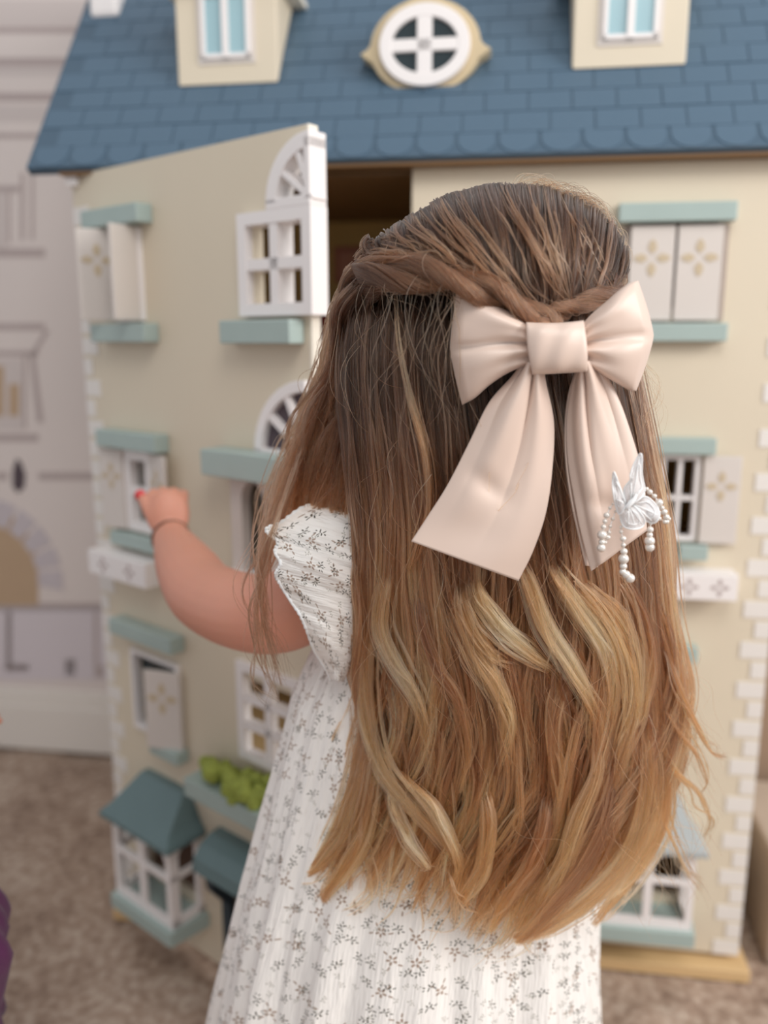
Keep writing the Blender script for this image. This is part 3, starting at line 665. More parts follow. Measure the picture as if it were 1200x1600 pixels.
# flutter sleeve (visible left one)
hem = [(560, 775, .660), (526, 785, .650), (501, 786, .632), (470, 795, .610), (440, 816, .596), (416, 828, .588), (434, 846, .583), (430, 862, .583), (439, 881, .582), (431, 896, .582), (438, 912, .580), (454, 938, .580), (470, 962, .583), (480, 985, .588), (491, 1015, .594), (508, 1043, .600), (517, 1062, .606)]
seam = [(600, 800, .632), (585, 800, .612), (580, 815, .598), (578, 835, .590), (577, 855, .585), (576, 870, .582), (575, 885, .58), (574, 900, .58), (573, 915, .58), (571, 930, .58), (569, 945, .582), (566, 965, .584), (562, 985, .586), (558, 1005, .588), (552, 1025, .590), (545, 1045, .594), (536, 1065, .598)]
nh = 150; A = cr(hem, nh); Bm = cr(seam, nh); V = []; UV = []; na = 34
for i in range(na):
    f = i / (na - 1); row = []; uu = []
    for j in range(nh):
        p = Bm[j] * (1 - f) + A[j] * f; u = j / nh
        bulge = -.012 * math.sin(PI * min(1, f * .9)) + .0016 * math.sin(u * 33 + f * 4) * (1 - f * .4) + .0004 * math.sin(u * 103 + 1 + 9 * f) + .0035 * f * math.sin(u * 21 + .6)
        w = P(p[0], p[1], p[2] + bulge); row.append(w); uu.append((u * .17 + 1.3, f * .085 + .2))
    V.append(row); UV.append(uu)
uvgrid('dress_sleeve', V, UV, M['dress'], G, False)
b = MB(); E_ = [Vector(v) + Vector((0, 0, .0006 * math.sin(k * 2.1))) for k, v in enumerate(V[-1])]; b.tube(E_, [.0011 + .0006 * abs(math.sin(k * 1.15)) for k in range(nh)], 6)
child('sleeve_edging', b, M['thread'], G, smooth=True)
# matching right sleeve, hidden by the hair
V = []; UV = []
for i in range(14):
    f = i / 13; row = []; uu = []
    for j in range(50):
        a = -PI * .62 + PI * 1.24 * j / 49
        c = Vector((.135 + .05 * f, .645 + (.038 + .02 * f) * math.sin(a), .675 + (.05 + .015 * f) * math.cos(a) + .02 - .055 * f)); row.append(c + Vector((0, 0, .004 * f * math.sin(9 * a)))); uu.append((a * .05, f * .07))
    V.append(row); UV.append(uu)
uvgrid('dress_sleeve', V, UV, M['dress'], G, False)

# ---------------------------------------------------------------- hair
def head_Y(px, py):   # camera-side surface of the hair over the head
    rx = (px - 768) / 222.; ry = (py - 440) / 165.
    return .612 - .104 * np.sqrt(np.clip(1 - rx ** 2 - np.where(py < 440, ry ** 2, 0 * ry), 0, 1))
ys_ = [440, 500, 560, 700, 850, 1000, 1200, 1400, 1500]
def back_Y(px, py):
    Lx = np.interp(py, LB[0], LB[1]); Rx = np.interp(py, RB[0], RB[1]); c = (Lx + Rx) / 2; hw = (Rx - Lx) / 2 + 20
    return np.interp(py, ys_, [.545, .528, .522, .520, .526, .533, .541, .548, .55]) + .062 * np.abs((px - c) / hw) ** 2.4
LB = ([440, 520, 600, 700, 800, 900, 1000, 1100, 1200, 1300, 1380, 1450], [552, 532, 530, 540, 550, 556, 560, 562, 556, 528, 490, 500])
RB = ([440, 500, 600, 700, 800, 900, 1000, 1100, 1200, 1300, 1400, 1450, 1500], [966, 984, 1002, 1022, 1040, 1054, 1068, 1078, 1066, 1040, 985, 945, 900])
class Hair:
    def __init__(s): s.pts = []; s.col = []; s.rad = []; s.n = []
    def add(s, pts, col, rad):   # (S,n,3) world, (S,n,3) linear colour, (S,n)
        s.pts.append(pts.reshape(-1, 3)); s.col.append(col.reshape(-1, 3)); s.rad.append(rad.reshape(-1)); s.n += [pts.shape[1]] * pts.shape[0]
    def build(s, name, parent, label):
        hc = bpy.data.hair_curves.new(name); hc.add_curves(s.n); p = np.concatenate(s.pts).astype(np.float32)
        hc.attributes['position'].data.foreach_set('vector', p.ravel())
        r = hc.attributes.get('radius') or hc.attributes.new('radius', 'FLOAT', 'POINT'); r.data.foreach_set('value', np.concatenate(s.rad).astype(np.float32))
        c = hc.attributes.new('col', 'FLOAT_COLOR', 'POINT'); cc = np.concatenate(s.col); cc = np.concatenate([cc, np.ones((len(cc), 1))], 1).astype(np.float32); c.data.foreach_set('color', cc.ravel())
        hc.materials.append(M['hair']); o = bpy.data.objects.new(name, hc); COL.objects.link(o); o.parent = parent; o.matrix_parent_inverse = Matrix.Translation(-Vector(parent.location))
        o['label'] = label; o['kind'] = 'stuff'; return o
LIN = lambda c: np.array(L(c)[:3])
DARK, MID, WARM, GOLD, PALE = LIN((72, 51, 39)), LIN((112, 78, 57)), LIN((156, 106, 74)), LIN((206, 144, 100)), LIN((244, 182, 136))
def ramp(t, stops):   # t (...), stops [(pos, colour)]
    xs_ = [q[0] for q in stops]; return np.stack([np.interp(t, xs_, [q[1][k] for q in stops]) for k in range(3)], -1)
def lock(hair, guide, hw, thick, N, stops, n=26, jit=2.0, clump=.55, t0=.06, t1=.22, rad=.00026, bright=.42, surf=None, twist=0., wav=0, shine=None):
    g = cr(guide, n); T = np.gradient(g[:, :2], axis=0); T /= np.linalg.norm(T, axis=1)[:, None] + 1e-9; Nn = np.stack([-T[:, 1], T[:, 0]], 1)
    w = np.interp(np.linspace(0, 1, n), np.linspace(0, 1, len(hw)), hw)
    K = max(2, N // 7); ci = rng.integers(0, K, N)
    cxy = rng.normal(0, .5, (K, 2)); q = cxy[ci] + rng.normal(0, .06, (N, 2)) * (1 + 2 * rng.uniform(0, 1, (N, 1)) ** 4); r = np.clip(np.hypot(q[:, 0], q[:, 1]), 0, 1.6); ph = np.arctan2(q[:, 1], q[:, 0])
    a = rng.uniform(0, t0, N)[:, None]; e = 1 - rng.uniform(0, 1, N)[:, None] ** 1.5 * t1; s = a + (e - a) * np.linspace(0, 1, n)[None]      # (N,n) param
    idx = s * (n - 1); i0 = np.clip(idx.astype(int), 0, n - 2); f = (idx - i0)[..., None]
    G_ = g[i0] * (1 - f) + g[i0 + 1] * f; NN = Nn[i0] * (1 - f) + Nn[i0 + 1] * f; ww = (w[i0] * (1 - f[..., 0]) + w[i0 + 1] * f[..., 0])
    cl = 1 - clump * np.clip((s - .5) / .5, 0, 1) ** 1.5
    ang = ph[:, None] + twist * s; ox = r[:, None] * np.cos(ang) * ww * cl; oy = r[:, None] * np.sin(ang) * thick * cl
    k1, k2 = rng.uniform(2, 5, (K, 1))[ci], rng.uniform(5, 11, (K, 1))[ci]; p1, p2, p3 = rng.uniform(0, 6.28, (3, K, 1))[:, ci] + rng.normal(0, .12, (3, N, 1))
    am = rng.exponential(1, (K, 1))[ci] * jit * 1.2; stray = rng.uniform(0, 1, (N, 1)) > .94; am = np.minimum(np.where(stray, am + rng.exponential(1.6, (N, 1)) * jit, am), jit * 4)
    ox = ox + am * (np.sin(k1 * s * 2 + p1) + .45 * np.sin(k2 * s * 2 + p2)) * (.3 + s); oy = oy + am * .0004 * np.sin(k1 * s * 2.3 + p3)
    A = np.empty(G_.shape); A[..., 0] = G_[..., 0] + NN[..., 0] * ox; A[..., 1] = G_[..., 1] + NN[..., 1] * ox; A[..., 2] = G_[..., 2] + oy
    if surf is not None: A[..., 2] = surf(A[..., 0], A[..., 1]) + (G_[..., 2]) + oy
    c = ramp(s, stops) * np.exp(rng.normal(0, bright * .95, (K, 1, 1))[ci]) * np.exp(rng.normal(0, bright * .45, (N, 1, 1))) * (1 + rng.normal(0, .04, (N, 1, 3)))
    rr = rad * rng.uniform(.7, 1.2, (N, 1)) * np.clip(1.15 - .75 * np.linspace(0, 1, n)[None] ** 2.5, .15, 1)
    hair.add(PA(A), np.clip(c, .003, .95), rr * np.ones((N, n)))
HR = Hair()
# main fall below the twist, as many overlapping locks in three layers
mainst = [(0, DARK * .75), (.22, DARK * 1.1), (.38, MID * 1.0), (.52, WARM * .95), (.78, WARM * 1.2), (1, GOLD * .85)]
def gl_(x, w): return math.exp(-(x / w) ** 2)
def mainguide(u, yend, wa, wl, wp_, d, ystart=470, bend=0):
    g = []; yy = np.linspace(ystart, yend, 13)
    for y in yy:
        lx, rx = np.interp(y, *LB), np.interp(y, *RB); k = max(0, min(1, (y - 800) / 300)); x = lx + (rx - lx) * u + wa * k * math.sin(2 * PI * (y - 800) / wl + wp_)
        kk = max(0, (y - 1180) / 300); x += bend * kk ** 1.6
        g.append((x, y, d + .004 * k * math.cos(2 * PI * (y - 800) / wl + wp_ + u * 7)))
    return g
def endy(u): return float(np.interp(u, [0, .15, .3, .5, .7, .82, .92, 1], [1375, 1400, 1425, 1460, 1485, 1470, 1410, 1290]))
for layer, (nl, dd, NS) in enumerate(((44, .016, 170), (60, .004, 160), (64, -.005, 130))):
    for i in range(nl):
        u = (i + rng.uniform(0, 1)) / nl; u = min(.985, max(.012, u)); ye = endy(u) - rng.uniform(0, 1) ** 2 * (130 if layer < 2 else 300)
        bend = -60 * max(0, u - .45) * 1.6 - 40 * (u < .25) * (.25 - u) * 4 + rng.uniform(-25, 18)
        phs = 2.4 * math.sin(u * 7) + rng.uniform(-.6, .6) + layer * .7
        tone = math.exp(rng.normal((-.8, -.28, -.06)[layer], .40)); dk = .55 * gl_(u - .60, .05) + .35 * gl_(u - .33, .04) + .3 * gl_(u - .88, .04); st = [(p, c * tone * (1 - dk * (p > .5))) for p, c in mainst]  # deeper layers coloured darker as shadow depth; dk darkens chosen bands
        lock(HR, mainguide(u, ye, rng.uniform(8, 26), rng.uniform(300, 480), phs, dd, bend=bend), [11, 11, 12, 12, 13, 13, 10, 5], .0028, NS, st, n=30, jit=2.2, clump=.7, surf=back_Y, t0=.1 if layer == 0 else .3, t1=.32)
# left half in front of the shoulder, darker straight strands fanning from behind the ear
for i in range(26):
    u = i / 25; d = .02 + .02 * u
    x0 = 640 - 75 * u; g = [(x0, 440, .565), (x0 - 22 * u - 16, 490, .575), (590 - 58 * u, 560, .585 + .01 * u), (575 - 80 * u, 640, .59 + .02 * u), (560 - 95 * u, 720, .595 + .03 * u), (550 - 110 * u, 800, .60 + .03 * u), (545 - 118 * u, 880, .605 + .03 * u)]
    lock(HR, g, [12, 16, 18, 18, 17, 15, 8], .006, 90, [(0, DARK * .8), (.3, DARK * 1.2), (.7, MID), (1, WARM * .9)], n=22, jit=5, clump=.2, t0=.12, t1=.45)
for (g, w, N) in (([(566, 440, .60), (528, 560, .625), (488, 660, .635), (445, 745, .62), (420, 830, .60), (408, 900, .585), (408, 960, .58), (420, 1010, .58), (440, 1075, .585)], [14, 20, 24, 20, 13, 10, 8, 6], 190),
                  ([(562, 450, .605), (538, 520, .63), (512, 600, .64), (480, 680, .65), (455, 760, .65), (430, 820, .64), (415, 900, .63)], [16, 20, 24, 28, 26, 18, 12], 200),
                  ([(556, 470, .61), (522, 570, .635), (492, 640, .645), (462, 700, .65), (452, 790, .655)], [8, 10, 10, 10, 8], 70),
                  ([(470, 700, .60), (436, 800, .585), (415, 880, .58), (405, 960, .575), (412, 1040, .575), (432, 1100, .575)], [4, 5, 5, 6, 6, 5], 70)):
    lock(HR, g, w, .012, N, [(0, MID * .8), (.4, MID * 1.15), (.8, MID), (1, MID * .9)], n=24, jit=6, clump=.2, t0=.15, t1=.5, rad=.0002)
# bright waves lying on top (read off the photograph)
gold = [(0, WARM), (.25, GOLD), (.55, PALE), (.8, GOLD), (1, GOLD)]; gold2 = [(0, WARM * .9), (.4, GOLD), (.7, GOLD * 1.1), (1, WARM)]; brn = [(0, MID), (.5, WARM), (1, GOLD)]
TOP = [
 ([(800, 860), (823, 902), (852, 978), (893, 1042), (928, 1112), (945, 1180)], [6, 12, 15, 14, 12, 4], 230, gold),
 ([(845, 850), (872, 905), (910, 960), (948, 1020), (955, 1090), (935, 1150)], [6, 12, 16, 16, 13, 5], 230, gold),
 ([(880, 900), (916, 930), (955, 975), (983, 1040), (988, 1105), (972, 1170), (960, 1230)], [6, 14, 18, 18, 15, 12, 5], 260, gold2),
 ([(740, 880), (745, 925), (768, 965), (800, 1000), (838, 1030), (880, 1060)], [6, 14, 18, 17, 13, 5], 240, gold),
 ([(720, 890), (722, 940), (742, 990), (775, 1030), (812, 1052)], [6, 12, 14, 12, 4], 150, gold2),
 ([(612, 870), (600, 930), (596, 985), (620, 1040), (650, 1090), (664, 1135), (660, 1180)], [8, 13, 14, 14, 13, 9, 4], 230, gold),
 ([(592, 940), (576, 1010), (572, 1080), (580, 1150), (600, 1205), (640, 1255), (680, 1300), (718, 1348)], [6, 11, 13, 14, 14, 13, 10, 4], 260, gold2),
 ([(690, 900), (712, 965), (742, 1025), (774, 1075), (793, 1125), (787, 1180), (780, 1220)], [7, 12, 14, 13, 12, 9, 4], 200, gold2),
 ([(650, 900), (660, 970), (684, 1040), (720, 1100), (735, 1170), (720, 1240)], [8, 13, 14, 14, 12, 6], 190, brn),
 ([(600, 1180), (640, 1225), (676, 1262), (700, 1305), (716, 1352), (705, 1390)], [5, 10, 13, 12, 9, 4], 180, gold),
 ([(606, 1190), (616, 1250), (640, 1310), (668, 1350), (672, 1360)], [4, 8, 10, 8, 3], 120, gold),
 ([(570, 1100), (566, 1180), (550, 1260), (520, 1320), (480, 1362), (428, 1369)], [8, 15, 18, 16, 9, 2], 240, gold2),
 ([(580, 1150), (580, 1230), (566, 1300), (545, 1350), (512, 1395), (505, 1412)], [9, 15, 17, 14, 9, 3], 240, gold2),
 ([(1000, 1100), (1012, 1190), (1002, 1280), (970, 1350), (910, 1410), (850, 1452), (800, 1466)], [8, 14, 18, 18, 16, 12, 4], 320, gold2),
 ([(960, 1180), (950, 1270), (915, 1350), (860, 1420), (820, 1462), (805, 1474)], [8, 14, 17, 16, 11, 4], 280, brn),
 ([(1030, 1120), (1040, 1220), (1030, 1300), (990, 1370), (950, 1420), (925, 1446)], [6, 12, 14, 14, 10, 4], 240, gold2),
 ([(930, 1120), (935, 1200), (905, 1280), (880, 1350), (850, 1410), (838, 1450)], [6, 10, 13, 13, 10, 4], 220, gold2),
 ([(860, 1200), (852, 1280), (832, 1350), (790, 1410), (765, 1460)], [6, 11, 14, 12, 4], 200, brn),
 ([(750, 1200), (762, 1280), (752, 1360), (726, 1400), (715, 1412)], [6, 11, 13, 10, 3], 160, gold2),
 ([(950, 880), (985, 920), (1010, 980), (1020, 1050), (1005, 1110), (985, 1150)], [6, 11, 14, 14, 11, 4], 180, brn),
 ([(560, 830), (556, 900), (562, 980), (556, 1060), (562, 1140)], [6, 8, 9, 9, 5], 110, [(0, MID), (.5, WARM), (1, WARM)]),
 ([(640, 560), (650, 640), (668, 720), (672, 790), (655, 850), (640, 900)], [5, 7, 9, 9, 8, 5], 80, [(0, MID), (.3, WARM * 1.2), (.8, WARM * 1.2), (1, WARM)]),
 ([(616, 400), (618, 460), (622, 530), (640, 620), (662, 700), (668, 780), (655, 850)], [2, 4, 6, 9, 11, 11, 8], 34, [(0, WARM * 1.1), (.5, GOLD), (1, WARM)]),
 ([(1030, 980), (1055, 1060), (1085, 1130), (1110, 1175), (1136, 1186)], [7, 9, 9, 5, 2], 70, gold2),
 ([(1030, 1090), (1062, 1140), (1092, 1180), (1106, 1220), (1095, 1240)], [6, 7, 6, 4, 2], 45, gold2),
 ([(1020, 1120), (1052, 1200), (1090, 1240), (1108, 1280), (1100, 1310)], [6, 8, 6, 4, 2], 50, gold2),
 ([(1015, 1170), (1028, 1240), (1046, 1300), (1075, 1360), (1100, 1395)], [6, 8, 6, 4, 2], 45, gold2),
 ([(700, 1330), (705, 1380), (725, 1415), (756, 1430)], [2, 3, 3, 1], 30, gold2),
]
for k, (g, w, N, st) in enumerate(TOP):
    n = len(g); dep = [(-.006 - .006 * math.sin(PI * i / (n - 1))) for i in range(n)]; dep[0] = .004
    edge = g[-1][0] > 1085
    lock(HR, [(x, y, d) for (x, y), d in zip(g, dep)], [q * 1.15 for q in w], .0022, int(N * 1.0), [(p, c * (.9 if not edge else .8)) for p, c in st], n=28, jit=2.0 if not edge else 3, clump=.35, surf=back_Y, t0=.3, t1=.3, bright=.32)
for i in range(70):   # further soft waves over the lower half
    u = rng.uniform(.03, .97); y0 = rng.uniform(820, 1120); ln = rng.uniform(260, 420); ye = min(endy(u) - 5, y0 + ln); am = rng.uniform(8, 24) * rng.choice([-1, 1]); g = []
    for k in range(8):
        f = k / 7; y = y0 + (ye - y0) * f; lx, rx_ = np.interp(y, *LB), np.interp(y, *RB); bend = -55 * max(0, u - .45) * 1.6 - 35 * (u < .25) * (.25 - u) * 4
        g.append((lx + (rx_ - lx) * u + am * math.sin(2 * PI * f * .8 + u * 6) + bend * (max(0, y - 1180) / 300) ** 1.6, y, .003 - .009 * math.sin(PI * f)))
    st = [(0, MID), (.35, WARM * 1.05), (.7, GOLD), (1, GOLD * .8)] if rng.uniform() < .5 else [(0, MID * .8), (.5, WARM * .7), (1, WARM)]
    lock(HR, g, [4, 8, 10, 10, 8, 3], .002, 90, st, n=24, jit=2, clump=.4, surf=back_Y, t0=.3, t1=.3, bright=.35)
# thin transparent ends over the dress
for i in range(46):
    u = rng.uniform(.02, .8); x = np.interp(u, [0, 1], [500, 930]); ye = endy(u) + rng.uniform(-40, 30)
    g = [(x + rng.uniform(20, 60), ye - 330, .004), (x + rng.uniform(10, 40), ye - 220, 0), (x + rng.uniform(-10, 30), ye - 110, 0), (x + rng.uniform(-30, 10), ye - 30, 0), (x + rng.uniform(-70, 20), ye, 0)]
    lock(HR, g, [8, 11, 12, 9, 5], .004, 16, [(0, WARM), (1, GOLD * 1.1)], n=20, jit=4, clump=.5, surf=back_Y, t0=.2, t1=.35, rad=.0002)
# crown, combed from the parting down into the twists
tw = cr([(545, 432), (590, 418), (640, 420), (700, 432), (755, 448), (800, 470), (846, 497), (880, 490), (920, 474), (968, 452)], 200)
topc = cr([(548, 424), (560, 400), (590, 372), (630, 342), (672, 316), (712, 297), (760, 285), (810, 283), (858, 290), (905, 305), (938, 330), (958, 366), (968, 420)], 200)
crown = [(0, DARK * .5), (.3, DARK * .66), (.65, DARK * .85), (1, DARK * 1.25)]
for i in range(230):
    u = .14 + .86 * (i + rng.uniform(0, 1)) / 230; s = topc[int(u * 199)] + np.array([rng.uniform(-8, 8), rng.uniform(0, 5)])
    e = tw[int(min(199, max(0, (u ** .85 * .98 + rng.uniform(-.05, .05)) * 199)))]; g = []; lift = rng.uniform(-.003, .007); sg = rng.uniform(.5, 1.4)
    for k in np.linspace(0, 1, 9):
        kk = max(0, k); x = s[0] + (e[0] - s[0]) * kk ** (.9 + .3 * u); y = s[1] + (e[1] - s[1]) * kk
        sag = math.sin(PI * kk) * sg; x += sag * (-18 + 40 * u) * (1.1 - u); y -= sag * 10 * (1 - u) - 2
        Yd = float(head_Y(x, y)) + .003 - lift * math.sin(PI * kk) + .012 * max(0, 1 - kk * 6)
        g.append((x, y, Yd))
    tn = math.exp(rng.normal(-.1, .28)); lock(HR, g, [13, 13, 11, 9, 7], .002, 78, [(p, c * tn) for p, c in crown], n=22, jit=1.0, clump=.1, t0=.02, t1=.06, bright=.45)
for i in range(60):   # looser strands lifted off the crown and sweeping left to right
    u = rng.uniform(0, .75); s = topc[int(u * 199)]; e = tw[int(min(199, (u + rng.uniform(.1, .3)) * 199))]; g = []
    for k in np.linspace(0, 1, 7):
        x = s[0] + (e[0] - s[0]) * k; y = s[1] + (e[1] - s[1]) * k ** .8 - 12 * math.sin(PI * k); g.append((x, y, float(head_Y(x, y)) - .004 - .006 * math.sin(PI * k)))
    lock(HR, g, [4, 8, 8, 4], .002, 9, [(0, MID * .8), (.5, MID * 1.2), (1, MID)], n=22, jit=2.5, clump=0, t0=.2, t1=.3, bright=.3, rad=.0002)
# hair closing the left side of the head behind the ear
for i in range(22):
    u = i / 21; g = [(590 - 30 * u, 390 + 30 * u, .57), (562 - 22 * u, 450, .58 + .015 * u), (555 - 25 * u, 540, .59 + .01 * u), (560 - 45 * u, 640, .60 + .01 * u), (560 - 75 * u, 740, .605 + .02 * u)]
    lock(HR, g, [10, 14, 17, 20, 20], .006, 80, [(0, DARK * .9), (.5, MID), (1, WARM)], n=22, jit=6, clump=0, t0=.2, t1=.4)
HR.build('hair', G, 'long wavy brown hair fading to golden ends')
# rope twists
def rope(name, path, R0, R1, N, turns, label, surfoff):
    h = Hair(); n = 46; g = cr(path, n); T = np.gradient(g[:, :2], axis=0); T /= np.linalg.norm(T, axis=1)[:, None]; Nn = np.stack([-T[:, 1], T[:, 0]], 1)
    R_ = np.linspace(0, 1, n); Rr = R0 + (R1 - R0) * R_
    for bdl in range(2):
        th = 2 * PI * turns * R_ + bdl * PI
        for q in range(1):
            r = np.sqrt(rng.uniform(0, 1, N))[:, None]; ph = rng.uniform(0, 6.28, N)[:, None]; an = ph + 2 * PI * turns * 1.0 * R_[None]
            a = .46; ox = (a * np.cos(th)[None] + .52 * r * np.cos(an)) * Rr[None]; oy = (a * np.sin(th)[None] + .52 * r * np.sin(an)) * Rr[None] * .00042
            fr = rng.exponential(1.3, (N, 1)) * np.sin(rng.uniform(3, 9, (N, 1)) * R_[None] * 3 + ph)
            A = np.empty((N, n, 3)); A[..., 0] = g[None, :, 0] + Nn[None, :, 0] * (ox + fr); A[..., 1] = g[None, :, 1] + Nn[None, :, 1] * (ox + fr)
            A[..., 2] = head_Y(g[:, 0], np.minimum(g[:, 1], 440))[None] + surfoff + oy
            st = [(0, DARK), (.45, MID * 1.05), (1, MID * 1.1)]
            c = ramp(R_[None] * np.ones((N, 1)), st) * np.exp(rng.normal(0, .45, (N, 1, 1)))
            h.add(PA(A), c, .00024 * np.ones((N, n)))
    h.build(name, G, label)
rope('hair_twist', [(562, 446), (595, 432), (645, 428), (700, 436), (755, 452), (800, 472), (848, 500), (870, 520)], 36, 20, 1000, 1.7, 'rope-twisted lock from the left side to the bow', -.008)
rope('hair_twist', [(974, 448), (940, 462), (905, 476), (872, 488), (846, 503), (835, 520)], 15, 16, 500, 1.6, 'rope-twisted lock from the right side to the bow', -.008)
SW = Hair()
for (g, w, N) in (([(538, 478, .60), (545, 448, .585), (572, 428, .565), (620, 420, .54), (680, 428, .52), (740, 448, .512)], [6, 16, 24, 24, 18, 8], 520),
                  ([(545, 500, .60), (552, 465, .585), (585, 445, .56), (635, 440, .535), (700, 452, .515)], [6, 14, 18, 16, 6], 320),
                  ([(556, 412, .60), (585, 398, .575), (640, 396, .545), (700, 412, .525), (770, 445, .512)], [8, 16, 20, 18, 8], 340)):
    lock(SW, [(x, y, Y - .008) for x, y, Y in g], w, .005, N, [(0, DARK * .8), (.35, DARK * 1.15), (.7, MID * 1.1), (1, MID)], n=26, jit=3, clump=0, t0=.15, t1=.45, bright=.5)
SW.build('swept_hair', G, 'side hair swept back into the left twist')
# flyaways
FH = Hair()
def fly(g, N=1, jit=4, w=3, c=GOLD, rad=.00016):
    lock(FH, g, [w, w], .002, N, [(0, c * .8), (1, c)], n=24, jit=jit, clump=0, t0=.05, t1=.1, rad=rad)
for k in range(46):   # loose arcs over the left of the head
    x = rng.uniform(560, 720); y = rng.uniform(350, 450); Yh = float(head_Y(x, y)) - .012
    fly([(x, y, Yh + .006), (x + rng.uniform(-30, 20), y + rng.uniform(40, 90), Yh - .004), (x + rng.uniform(-50, 40), y + rng.uniform(120, 190), Yh - .0), (x + rng.uniform(-40, 70), y + rng.uniform(220, 320), Yh + .006)], 1, 5, c=GOLD * rng.uniform(.6, 1.1))
for k in range(120):   # fluff along the top right
    x = rng.uniform(830, 960); y = np.interp(x, [830, 900, 940, 965], [290, 310, 335, 390]); r1 = rng.uniform(6, 30)
    fly([(x - 40, y + 10, .60), (x - 20, y - r1 * .6, .60), (x + 8, y - r1 * .7 + 4, .60), (x + 25, y + 14, .60), (x + 22, y + 50, .60)], 1, 3, c=WARM * rng.uniform(.7, 1.3), rad=.00013)
for k in range(60):   # fluff along the left outline
    u = rng.uniform(0, 1); y = 420 + 380 * u; x = np.interp(y, [420, 520, 640, 800], [548, 515, 492, 440]) + rng.uniform(-6, 40)
    fly([(x + 30, y - 40, .62), (x, y, .62), (x - rng.uniform(0, 25), y + 60, .62), (x - rng.uniform(-20, 35), y + 140, .62)], 1, 6, c=WARM * rng.uniform(.7, 1.2), rad=.00014)
for k in range(16):   # fine loops at the right below the bow
    x = rng.uniform(985, 1005); fly([(x, 560, .565), (x + rng.uniform(10, 30), 590, .56), (x + rng.uniform(18, 42), 620, .56), (x + rng.uniform(5, 38), 655, .56), (x + rng.uniform(-5, 20), 680, .565)], 1, 3, c=GOLD * .8, rad=.00010)
for k in range(90):   # wisps right of the ends
    y = rng.uniform(980, 1330); x = np.interp(y, RB[0], RB[1]) - 20; q = rng.uniform(20, 90)
    fly([(x - 10, y - 80, .59), (x + 8, y, .59), (x + q * .5, y + 60, .59), (x + q, y + 110 + q * .3, .59)], 1, 6, c=GOLD * rng.uniform(.7, 1.1), rad=.00015)
for k in range(110):  # scattered over the back
    x = rng.uniform(580, 1030); y = rng.uniform(560, 1200); Yb = float(back_Y(x, y)) - .012
    fly([(x, y, Yb), (x + rng.uniform(-20, 25), y + 90, Yb - .003), (x + rng.uniform(-35, 45), y + 190, Yb), (x + rng.uniform(-50, 60), y + 270, Yb + .008)], 1, 7, c=GOLD * rng.uniform(.8, 1.2), rad=.00013)
FH.build('flyaway_hair', G, 'thin loose flyaway hairs')
# scalp layer under the strands (covers crown, back and sides, leaves the face free)
bm = bmesh.new(); bmesh.ops.create_uvsphere(bm, u_segments=40, v_segments=28, radius=1)
bmesh.ops.delete(bm, geom=[v for v in bm.verts if v.co.y > .45 and v.co.z < .55 or v.co.z < -.75], context='VERTS')
for v in bm.verts: v.co = (v.co.x * .076, v.co.y * .089, v.co.z * .0965 + .001)
bm.transform(Matrix.Translation(HC) @ Matrix.Rotation(YAW, 4, 'Z')); me = bpy.data.meshes.new('scalp_hair'); bm.to_mesh(me); bm.free(); me.materials.append(M['hair_base']); me.shade_smooth()
o = bpy.data.objects.new('scalp_hair', me); COL.objects.link(o); o.parent = G; o.matrix_parent_inverse = Matrix.Translation(-G.location)
m = o.modifiers.new('t', 'SOLIDIFY'); m.thickness = .003
# dark under-layer of the fall
V = []
for y in np.linspace(430, 1230, 30):
    lx, rx = np.interp(y, *LB) + 26, np.interp(y, *RB) - 26; row = []
    for f in np.linspace(0, 1, 24):
        x = lx + (rx - lx) * f; row.append(P(x, y, float(back_Y(x, y)) + .020 + .003 * math.sin(f * 40)))
    V.append(row)
o = child('under_hair', MB().grid(V), M['hair_base'], G, smooth=True); m = o.modifiers.new('t', 'SOLIDIFY'); m.thickness = .004; m.offset = -1

